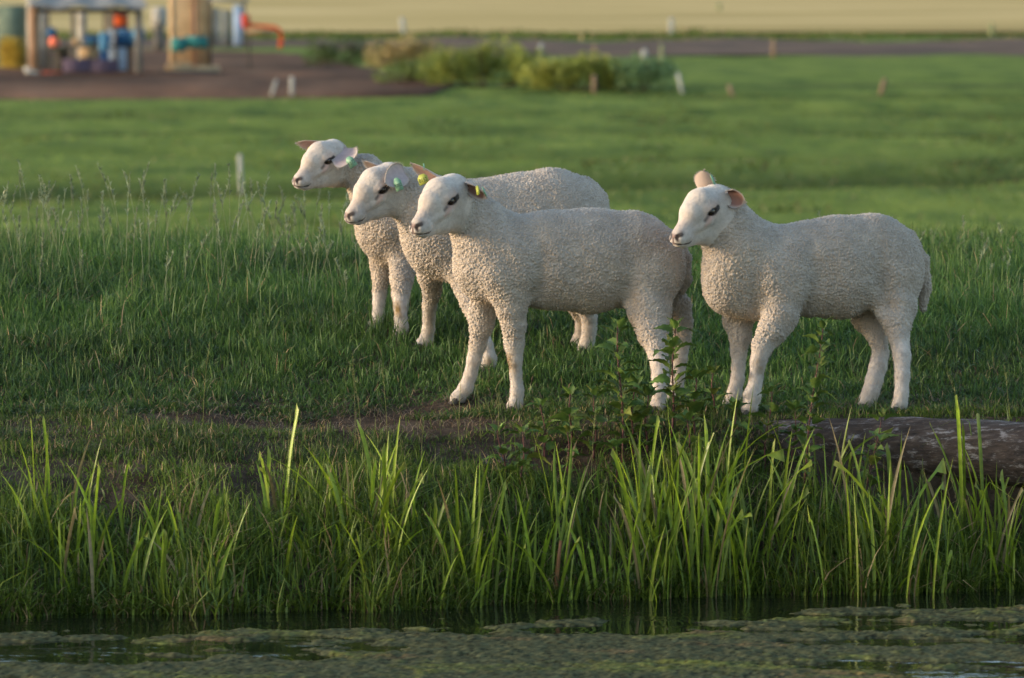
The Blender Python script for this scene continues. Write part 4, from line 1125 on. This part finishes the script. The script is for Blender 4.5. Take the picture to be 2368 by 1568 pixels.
# ------------------------------------------------------------------ the polder beyond
def flat_hit(u, v):
    p = pix(u, v, 1.0); k = (H + 2.0) / (H - p[2]); return np.array([p[0] * k, k, -2.0])
def sheet(name, mtl, us, vfun_top, vfun_bot, nv, dz, rough=0.0, seed=0, sc=1.0):
    P = []; nu = len(us)
    for u in us:
        a, b = vfun_bot(u), vfun_top(u)
        for j in range(nv):
            v = a + (b - a) * j / (nv - 1); g = flat_hit(u, v); P.append((g[0], g[1], g[2]))
    P = np.array(P); edge = np.tile(np.sin(np.linspace(0, math.pi, nv)) ** .5, nu)
    Z = terr(P[:, 0], P[:, 1]) + dz + rough * np.clip(edge, 0, 1) * (1 + fbm(P * [sc, sc * .6, 0], seed, 4)) * .5
    Z = np.where(edge < .02, terr(P[:, 0], P[:, 1]) - .02, Z) if rough else Z
    idx = np.arange(nu * nv).reshape(nu, nv); q = np.stack([idx[:-1, :-1], idx[1:, :-1], idx[1:, 1:], idx[:-1, 1:]], -1).reshape(-1, 4)
    o = link(name, np_mesh(name, np.stack([P[:, 0], P[:, 1], Z], 1), [q], smooth=True), mtl); tag(o, kind='structure'); return o
hay = noise_mat('hay_stubble', (.36, .27, .115), (.58, .43, .21), 1.0, .95, (.46, .34, .15), stretch=(.03, .035, 1), detail=9, spec=.0)
soil = noise_mat('ploughed_soil', (.040, .022, .014), (.190, .102, .060), .5, .95, (.095, .050, .030), stretch=(.35, .12, 1), bump=.7, bscale=3, bdist=.1, spec=.05)
soil2 = noise_mat('ploughed_soil_reddish', (.060, .045, .036), (.20, .125, .085), 1.0, .95, (.10, .068, .050), stretch=(.12, .30, 1), bump=.6, bscale=2, bdist=.1, spec=.05)
us = np.linspace(-900, 3300, 60)
def hayfield():
    xs = np.linspace(-700, 700, 80); g0 = hit(1184, 80)[1]; ys = np.concatenate([[0], np.geomspace(3, 3500, 40)]) + g0
    X, Y = np.meshgrid(xs, ys, indexing='ij'); Y = Y + .02 * X; X = X * (Y / 700)
    Z = terr(X.ravel(), Y.ravel()) + .12; n0, n1 = X.shape; idx = np.arange(n0 * n1).reshape(n0, n1)
    q = np.stack([idx[:-1, :-1], idx[1:, :-1], idx[1:, 1:], idx[:-1, 1:]], -1).reshape(-1, 4)
    tag(link('hay_field', np_mesh('hay_field', np.stack([X.ravel(), Y.ravel(), Z], 1), [q], smooth=True), hay), kind='structure')
hayfield()
sheet('soil_strip', soil2, us, lambda u: 97 + 3 * math.sin(u * .01), lambda u: 131 if u > 1150 else 112 + max(0, (u - 700) * .042) if u > 700 else 112, 12, .06, .25, 3, .3)
sheet('soil_bed', soil, np.linspace(-900, 1065, 90), lambda u: 118 if u < 640 else 118 + (u - 640) * .20, lambda u: 217 + 5 * math.sin(u * .004 + .4) - max(0, u - 1000) * .15, 40, .03, .14, 8, .35)

def far_grass():
    parts = []; n = 60000
    y = 62 * (150 / 62.) ** RNG.random(n); x = RNG.uniform(-1, 1, n) * y * .115
    P = np.stack([x, y, x * 0], 1)
    cl = vnoise(P * [.5, .5, 1], 121); h = (.03 + .05 * np.clip(vnoise(P * [.8, .33, 1], 127) * -1, 0, 1)) * RNG.uniform(.5, 1.5, n)
    rank = np.zeros(n)
    for yc, w, sl in ((85, 2.8, .45), (126, 2., .02), (143, 2., .02)): rank = np.maximum(rank, np.exp(-((y - yc - sl * x - .5 * np.sin(x * .07 + yc)) / w) ** 2))
    h = h * (1 + 1.6 * rank)
    c = greens(n, (.095, .15, .03), (.20, .27, .055), .04); c = c * np.clip(.85 + .25 * vnoise(P * [.06, .25, 1], 125) + .55 * vnoise(P * [.8, .33, 1], 127), .25, 1.5)[:, None]; c = c * (1 - rank[:, None] * .72)
    base = np.stack([x, y, terr(x, y) - .01], 1)
    parts.append(blades(base, h, RNG.uniform(.02, .05, n), RNG.uniform(.1, .9, n), RNG.uniform(0, 6.28, n), c, seg=2, face_az=RNG.uniform(-.8, .8, n)))
    # rough verge between the ploughed strip and the hay
    n = 9000; u = RNG.uniform(-200, 2600, n); g0 = hit(1184, 90)[1]; g1 = hit(1184, 80)[1]
    y = RNG.uniform(g0, g1, n); x = (u - 1184) / F * y; P = np.stack([x, y, x * 0], 1)
    h = np.clip(.18 + .25 * vnoise(P * [.35, .3, 1], 131), .03, .7) * RNG.uniform(.6, 1.2, n)
    c = greens(n, (.05, .08, .015), (.14, .17, .03), .1)
    parts.append(blades(np.stack([x, y, terr(x, y)], 1), h, RNG.uniform(.06, .14, n), RNG.uniform(.1, .8, n), RNG.uniform(0, 6.28, n), c, seg=2, face_az=RNG.uniform(-.6, .6, n)))
    V, f, C = join(parts)
    tag(link('pasture_grass', np_mesh('pasture_grass', V, f, C), M['grass']), 'tussocky green pasture grass across the low field behind', 'grass', kind='stuff')
far_grass()

def shrub(label, u, vb, wpx, hpx, c1, c2, n=1500, seed=0, leaf=.10):
    r = np.random.default_rng(seed + 900); g = hit(u, vb); m = g[1] / F; w, hh = wpx * m, hpx * m
    root = empty('shrub', g)
    k = max(4, int(wpx / 22)); parts = []
    for i in range(k):
        cx = (i + .5) / k * w - w / 2 + r.normal(0, w * .03); rad = np.array([w / k * r.uniform(1.1, 1.9), .5 * w / k + .4, hh * r.uniform(.34, .5)])
        cz = hh * r.uniform(.38, .55) * (1 - .5 * abs(cx / w) ** 1.5 * 2)
        q = r.normal(0, 1, (n // k, 3)); q /= np.linalg.norm(q, axis=1)[:, None]; q = q * (r.random((len(q), 1)) ** .33) * rad + [cx, r.normal(0, .25), cz]
        q = q[q[:, 2] > .02]; col = np.array(c1) + (np.array(c2) - np.array(c1)) * r.random((len(q), 1)) * .6 + (np.array(c2) - np.array(c1)) * .4 * r.random(); col = col * r.uniform(.7, 1.2, (len(q), 1))
        parts.append(blades(q, leaf * r.uniform(.6, 1.4, len(q)), leaf * r.uniform(.6, 1.1, len(q)), r.uniform(.6, 3.2, len(q)), r.uniform(0, 6.28, len(q)), col, seg=2, face_az=r.uniform(0, 3.1, len(q))))
    V, f, C = join(parts); link('crown', np_mesh('crown', V, f, C), M['leaf'], root)
    parts = []
    for i in range(k + 2):
        x = r.uniform(-w * .4, w * .4); V, Q, T = tube_np([(0, 0, -.05), (x * .6, .02, .05), (x, .05, hh * .35), (x * 1.15, 0, hh * .75)], [.03, .02, .014, .006], 5); parts.append((V, Q, T, V * 0))
    V, f, _ = join(parts); link('trunk', np_mesh('trunk', V, f), M['nstem'], root)
    tag(root, label, 'shrub', 'shrubs along the far ditch')
shrub('broad yellow green shrub in the middle of the far ditch line', 1130, 202, 270, 120, (.17, .23, .04), (.42, .43, .09), 3200, 1)
shrub('yellow flowering low shrub right of the broad green one', 1335, 210, 220, 95, (.20, .25, .05), (.50, .48, .10), 2800, 2)
shrub('blue green low shrub at the right end of the shrub row', 1475, 211, 170, 90, (.11, .19, .08), (.22, .32, .13), 1200, 3)
shrub('dry straw coloured shrub at the left end of the shrub row', 935, 160, 130, 85, (.30, .24, .08), (.58, .45, .2), 2000, 4)
shrub('dark green shrub between the soil heap and the broad yellow green shrub', 1000, 196, 210, 75, (.11, .16, .04), (.25, .30, .07), 1500, 5)
shrub('low green weeds growing behind the tip of the soil heap', 800, 156, 190, 80, (.06, .10, .03), (.12, .16, .05), 1200, 6)
shrub('yellow leafed bush beside the rusty hut post at the far left', 26, 168, 50, 110, (.34, .26, .04), (.70, .50, .09), 1300, 7)

def boxes(bs):
    """list of (x0,x1,y0,y1,z0,z1[,shear x per z])"""
    parts = []
    for b in bs:
        x0, x1, y0, y1, z0, z1 = b[:6]; sh = b[6] if len(b) > 6 else 0
        e = .12 * min(x1 - x0, y1 - y0, z1 - z0)
        V = []
        for z, i in ((z0, e), (z0 + e, 0), (z1 - e, 0), (z1, e)):
            for x, y in ((x0 + i, y0 + i), (x1 - i, y0 + i), (x1 - i, y1 - i), (x0 + i, y1 - i)): V.append((x + sh * (z - z0), y, z))
        Q = [[3, 2, 1, 0], [12, 13, 14, 15]] + [[4 * l + j, 4 * l + (j + 1) % 4, 4 * l + 4 + (j + 1) % 4, 4 * l + 4 + j] for l in range(3) for j in range(4)]
        parts.append((np.array(V, float), np.array(Q), np.zeros((0, 3), int), np.zeros((16, 3))))
    return join(parts)
def bx(name, bs, mtl, parent=None):
    V, f, _ = boxes(bs); return link(name, np_mesh(name, V, f), mtl, parent)

M['stake'] = noise_mat('stake_white', (.28, .28, .25), (.42, .41, .38), 12, .8)
M['stakeb'] = noise_mat('stake_brown', (.17, .11, .07), (.26, .18, .12), 12, .85)
M['stakeg'] = noise_mat('stake_olive', (.16, .18, .09), (.24, .25, .13), 12, .85)
def stake(label, u, vt, vb, wpx, m, lean=0.0):
    g = hit(u, vb); s = g[1] / F; w = wpx * s * .36; hh = (vb - vt) * s + .03
    V, f, _ = boxes([(-w, w, -w * .7, w * .7, -.1, hh, lean)])
    top = (V[:, 2] > hh - .001); V[top, 0] = (V[top, 0] - lean * (hh + .1)) * .55 + lean * (hh + .1); V[top, 2] += w * .6
    o = link('stake', np_mesh('stake', V, f), M[m]); o.location = tuple(g); tag(o, label, 'stake', 'field stakes')
for a in (
    ('nearest white stake standing left of the lambs\' heads', 559, 365, 452, 14, 'stake', -.04),
    ('upright white stake at the edge of the soil heap', 675, 184, 226, 13, 'stake', 0),
    ('leaning grey white stake beside the upright one at the soil heap', 624, 190, 226, 11, 'stake', .30),
    ('white stake at the near edge of the straw field, left one', 934, 46, 80, 16, 'stake', -.12),
    ('white stake at the near edge of the straw field above the rear lamb gap', 1552, 46, 82, 15, 'stake', 0),
    ('pale stake low at the right end of the straw field', 2293, 58, 84, 15, 'stakeg', 0),
    ('faint pale stake near the top edge of the photo', 1663, 10, 26, 14, 'stakeg', 0),
    ('pale brown stake standing on the dark soil strip above the right lamb', 1789, 96, 132, 14, 'stakeb', 0),
    ('white stake leaning left in the green field above the right lamb\'s head', 1580, 174, 216, 13, 'stake', -.22),
    ('short brown stake leaning left at the far ditch', 1698, 203, 224, 14, 'stakeb', -.35),
    ('brown stake leaning right in the green field', 2035, 187, 218, 15, 'stakeb', .25),
    ('brown stake in front of the yellow shrub', 1374, 180, 216, 14, 'stakeb', 0),
    ('pale brown stake behind the yellow shrub', 1374, 110, 142, 14, 'stakeb', .05),
    ('olive stake in green weeds at the end of the shrub row', 1530, 108, 168, 12, 'stakeg', 0),
    ('grey stake above the broad yellow green shrub', 1245, 104, 130, 13, 'stake', .2),
    ('small whitish stub on the soil strip', 1490, 120, 134, 18, 'stake', 0),
): stake(*a)

mt = {}
for k, a, b in (('rust', (.20, .11, .06), (.34, .20, .12)), ('greyw', (.09, .085, .075), (.17, .155, .14)), ('roof', (.15, .155, .16), (.25, .25, .24)),
                ('panel', (.075, .055, .085), (.12, .085, .12)), ('blue', (.015, .06, .16), (.03, .12, .28)), ('lblue', (.08, .22, .38), (.13, .32, .50)), ('orange', (.65, .09, .025), (.80, .15, .04)),
                ('coral', (.75, .13, .09), (.85, .25, .15)), ('teal', (.02, .14, .14), (.05, .22, .20)), ('tan', (.34, .22, .11), (.50, .34, .19)), ('white', (.30, .28, .24), (.46, .43, .38)),
                ('dark', (.03, .028, .025), (.07, .06, .05)), ('dgreen', (.06, .09, .07), (.16, .20, .15)), ('red', (.40, .05, .03), (.60, .09, .04)), ('pblue', (.25, .34, .50), (.36, .46, .60))):
    mt[k] = noise_mat('paint_' + k, a, b, 2.5, .75, spec=.15)
G = hit(200, 176); Yh = G[1]; S = Yh / F
def X(u): return (u - 200) * S
def Zv(v): return (176 - v) * S
def hut():
    r = empty('garden_shelter', G)
    bx('post', [(X(68), X(90), -.12, .12, -.1, Zv(16))], mt['rust'], r)
    bx('post', [(X(313), X(329), -.1, .1, -.1, Zv(18))], mt['greyw'], r)
    bx('post', [(X(92), X(100), 2.3, 2.4, -.1, Zv(10))], mt['greyw'], r); bx('post', [(X(250), X(258), 2.3, 2.4, -.1, Zv(10))], mt['greyw'], r)
    bx('beam', [(X(90) + .003, X(313) - .003, -.06, .06, Zv(30), Zv(20))], mt['dark'], r)
    # sloping pale roof with a fold
    w0, w1 = X(70), X(345); V = []
    for i in range(25):
        t = i / 24
        for j, (yy, vz) in enumerate(((-.45, 20), (.4, 2), (1.3, -14), (2.6, -6))):
            V.append(((w0 + .45 * j * .5) * (1 - t) + (w1 - .45 * j * .5) * t, yy, Zv(vz) + .05 * math.sin(t * 19 + j) + .05))
    n0 = len(V); V += [(a, b, c - .03) for a, b, c in V]; Q = []
    for i in range(24):
        for j in range(3):
            a = i * 4 + j; Q += [[a, a + 4, a + 5, a + 1], [n0 + a, n0 + a + 1, n0 + a + 5, n0 + a + 4]]
    for i in range(24): Q += [[i * 4, n0 + i * 4, n0 + i * 4 + 4, i * 4 + 4], [i * 4 + 3, i * 4 + 7, n0 + i * 4 + 7, n0 + i * 4 + 3]]
    link('roof', np_mesh('roof', V, [np.array(Q)]), mt['roof'], r)
    bx('floor_board', [(X(95), X(143), -.1, .35, -.02, Zv(167))], mt['red'], r)
    tag(r, 'open garden shelter with a rusty left post, grey right post and pale roof', 'shelter')
hut()
def thing1(name, label, cat, parts, at_uv=None, dy=0.0):
    g = G + np.array([0, dy, 0]); g[2] = float(terr(g[0], g[1])[0])
    r = empty(name, g)
    for nm, bs, mk in parts:
        bx(nm, bs, mt[mk], r)
    tag(r, label, cat); return r
thing1('low_panel', 'purple grey low board wall standing under the garden shelter', 'panel', [('board', [(X(143), X(208), .30, .36, 0, Zv(137)), (X(209), X(272), .32, .38, 0, Zv(139))], 'panel'), ('rail', [(X(140), X(275), .38, .44, Zv(150), Zv(146))], 'dark')])
thing1('tarpaulin', 'blue tarpaulin slung inside the garden shelter', 'tarpaulin', [('sheet', [(X(188), X(250), 1.0, 1.08, Zv(100), Zv(84), .1), (X(262), X(325), .9, .98, Zv(105), Zv(72), .2)], 'blue'), ('flap', [(X(298), X(322), .8, .86, Zv(96), Zv(63), .2)], 'lblue')])
thing1('water_butt', 'bright blue barrel on a stand in the middle of the shelter', 'barrel', [('barrel', [(X(226), X(248), .6, .9, Zv(120), Zv(76))], 'lblue'), ('stand', [(X(228), X(246), .62, .88, 0, Zv(121))], 'blue')])
thing1('crate', 'orange crate hung high inside the shelter', 'crate', [('crate_body', [(X(262), X(290), .5, .9, Zv(62), Zv(38))], 'orange'), ('crate_rim', [(X(260), X(292), .48, .92, Zv(37.5), Zv(34))], 'red')])
def balls():
    for nm, lab, u, v, rpx, k in (('ball', 'coral orange ball on the left inside the shelter', 122, 98, 13, 'coral'), ('ball', 'blue ball above the coral one inside the shelter', 116, 76, 12, 'blue')):
        me = uv_ball(rpx * S, 16, 10); o = link(nm, me, mt[k]); o.location = tuple(G + np.array([X(u), .7, Zv(v)])); tag(o, lab, 'ball')
balls()
thing1('shelf', 'dark slatted shelf carrying the balls at the left of the shelter', 'shelf', [('shelf_top', [(X(100), X(160), .4, 1.0, Zv(115), Zv(111))], 'dark'), ('leg', [(X(103), X(106), .45, .5, 0, Zv(115.5)), ], 'dark'), ('leg', [(X(153), X(156), .45, .5, 0, Zv(115.5))], 'dark'), ('backing', [(X(122), X(150), .9, .95, 0, Zv(118))], 'dark')])
thing1('stone', 'pale stone lying against the foot of the rusty post', 'stone', [('block', [(X(64), X(80), -.45, -.25, 0, Zv(155), -.35), (X(74), X(92), -.44, -.24, 0, Zv(164), -.2)], 'white')])
thing1('pale_boards', 'pale upright boards leaning at the back inside the shelter', 'boards', [('board', [(X(160), X(183), 3.0, 3.08, 0, Zv(26))], 'white'), ('board', [(X(146), X(156), 3.0, 3.06, 0, Zv(30))], 'greyw'), ('board', [(X(232), X(276), 3.2, 3.26, 0, Zv(34))], 'pblue')])
thing1('plank_fence', 'tan plank fence with dark posts right of the shelter', 'fence', [('plank', [(X(u), X(u + w) , 4.0, 4.06, 0, Zv(t)) for u, w, t in ((352, 22, -8), (376, 16, -6), (394, 14, -9), (424, 12, -6), (438, 10, -4))], 'tan'), ('post', [(X(409), X(423), 3.85, 3.97, 0, Zv(-12))], 'rust'), ('post', [(X(449), X(456), 3.85, 3.97, 0, Zv(-12))], 'dark')], dy=4)
thing1('tarpaulin', 'teal tarpaulin bundle at the foot of the plank fence', 'tarpaulin', [('sheet', [(X(364), X(400), 2.5, 2.9, Zv(125), Zv(92)), (X(398), X(452), 2.55, 2.95, Zv(117), Zv(88))], 'teal')], dy=4)
thing1('greenhouse', 'small white framed greenhouse with pale blue and cream panels', 'greenhouse', [('panel', [(X(458), X(476), 3, 3.08, Zv(112), Zv(20)), (X(480), X(494), 3, 3.08, Zv(110), Zv(24))], 'white'), ('panel', [(X(508), X(530), 2.9, 2.98, Zv(110), Zv(12))], 'pblue'), ('frame', [(X(452), X(456), 2.9, 3, Zv(118), Zv(4))], 'greyw'), ('frame', [(X(532), X(539), 2.9, 3, Zv(118), Zv(4))], 'greyw'), ('door', [(X(496), X(506), 3.1, 3.16, Zv(112), Zv(26))], 'dgreen'), ('roof', [(X(450), X(542), 2.7, 4, Zv(4) + .003, Zv(-3))], 'roof')], dy=5)
thing1('barrel', 'grey white round barrel standing between shelter and plank fence', 'barrel', [('barrel', [(X(330), X(364), 2.0, 2.6, Zv(70), Zv(22))], 'white'), ('stand', [(X(334), X(358), 2.0, 2.6, Zv(125), Zv(71))], 'greyw')], dy=2)
thing1('green_screen', 'dark green windbreak with pale posts at the far left', 'screen', [('cloth', [(X(-60), X(14), 4, 4.05, 0, Zv(16))], 'dgreen'), ('cloth', [(X(36), X(46), 4, 4.05, 0, Zv(10))], 'teal'), ('cloth', [(X(59), X(68), 4, 4.05, 0, Zv(18))], 'dark'), ('post', [(X(16), X(34), 3.85, 3.97, 0, Zv(-10))], 'white'), ('post', [(X(48), X(58), 3.85, 3.97, 0, Zv(-2))], 'roof')], dy=3)
def cart():
    r = empty('trolley', G + np.array([0, 5, 0]))
    k = 14; path = [(X(607), 1, Zv(78))] + [(X(607) + (X(630) - X(607)) * (1 - math.cos(a)) * .5, 1, Zv(78) + (Zv(66) - Zv(78)) * math.sin(a)) for a in np.linspace(.2, math.pi - .4, 8)] + [(X(631), 1, Zv(90)), (X(628), 1, Zv(112))]
    path = [(X(545), 1, Zv(62)), (X(575), 1, Zv(66)), (X(600), 1, Zv(68)), (X(618), 1, Zv(70)), (X(628), 1, Zv(78)), (X(631), 1, Zv(95)), (X(628), 1, Zv(118))]
    V, Q, T = tube_np(path, 5.0 * S, 8); link('handle', np_mesh('handle', V, [Q, T], smooth=True), mt['orange'], r)
    bx('seat', [(X(538), X(557), .9, 1.4, Zv(72), Zv(38), -.12)], mt['red'], r)
    bx('tray', [(X(548), X(618), .8, 1.5, Zv(84), Zv(76))], mt['rust'], r); bx('leg', [(X(552), X(557), .9, 1, 0, Zv(84.5))], mt['dark'], r)
    tag(r, 'orange metal trolley with a curved handle at the right end of the garden', 'trolley')
cart()
def clutter():
    r = np.random.default_rng(5)
    for lab, u, v, wp, hp, dy, k in (('small pile of bricks on the far verge', 910 - 0, 134, 42, 18, 0, 'tan'), ('cream bucket lying by the weeds', 888, 152, 22, 16, 0, 'white'), ('pale teal crate beyond the weeds', 952, 118, 26, 12, 0, 'teal')):
        g = hit(u, v); s = g[1] / F; o = bx(lab.split()[-5] if 0 else {'tan': 'brick_pile', 'white': 'bucket', 'teal': 'crate'}[k], [(-wp * s / 2, wp * s / 2, -.2, .2, 0, hp * s * .8), (-wp * s * .32, wp * s * .3, -.15, .15, hp * s * .8 + .003, hp * s)], mt[k]); o.location = tuple(g); tag(o, lab, {'tan': 'bricks', 'white': 'bucket', 'teal': 'crate'}[k])
clutter()

thing1('workbench', 'dark workbench with stacked pots behind the low purple panel', 'workbench', [('bench_top', [(X(140), X(300), 1.2, 1.8, Zv(112), Zv(106))], 'dark'), ('pot', [(X(160), X(174), 1.3, 1.6, Zv(105.5), Zv(92))], 'tan'), ('pot', [(X(196), X(212), 1.3, 1.6, Zv(105.5), Zv(96))], 'teal'), ('pot', [(X(276), X(290), 1.3, 1.6, Zv(105.5), Zv(90))], 'rust'), ('leg', [(X(144), X(149), 1.3, 1.4, 0, Zv(112.5))], 'dark'), ('leg', [(X(292), X(297), 1.3, 1.4, 0, Zv(112.5))], 'dark'), ('cloth', [(X(176), X(218), 1.21, 1.25, Zv(136), Zv(113))], 'tan')])
thing1('net_frame', 'thin dark framed net screen hanging across the right half of the shelter', 'net', [('frame', [(X(228), X(232), 1.9, 1.95, 0, Zv(28))], 'dark'), ('frame', [(X(282), X(287), 1.9, 1.95, 0, Zv(28))], 'dark'), ('net', [(X(233), X(281), 1.9, 1.93, Zv(70), Zv(32))], 'greyw')])
thing1('compost_heap', 'yellow brown plant waste heap under the plank fence', 'compost', [('heap', [(X(372), X(430), 1.6, 2.4, -.05, Zv(150), .1), (X(420), X(500), 1.7, 2.3, -.05, Zv(156), -.1)], 'tan')])
thing1('board_stack', 'stack of dark weathered boards lying on the soil right of the shelter', 'boards', [('board', [(X(350), X(520), 1.0, 1.3, 0, Zv(170))], 'dark'), ('board', [(X(360), X(500), 1.02, 1.28, Zv(170) + .004, Zv(164), .05)], 'greyw')])
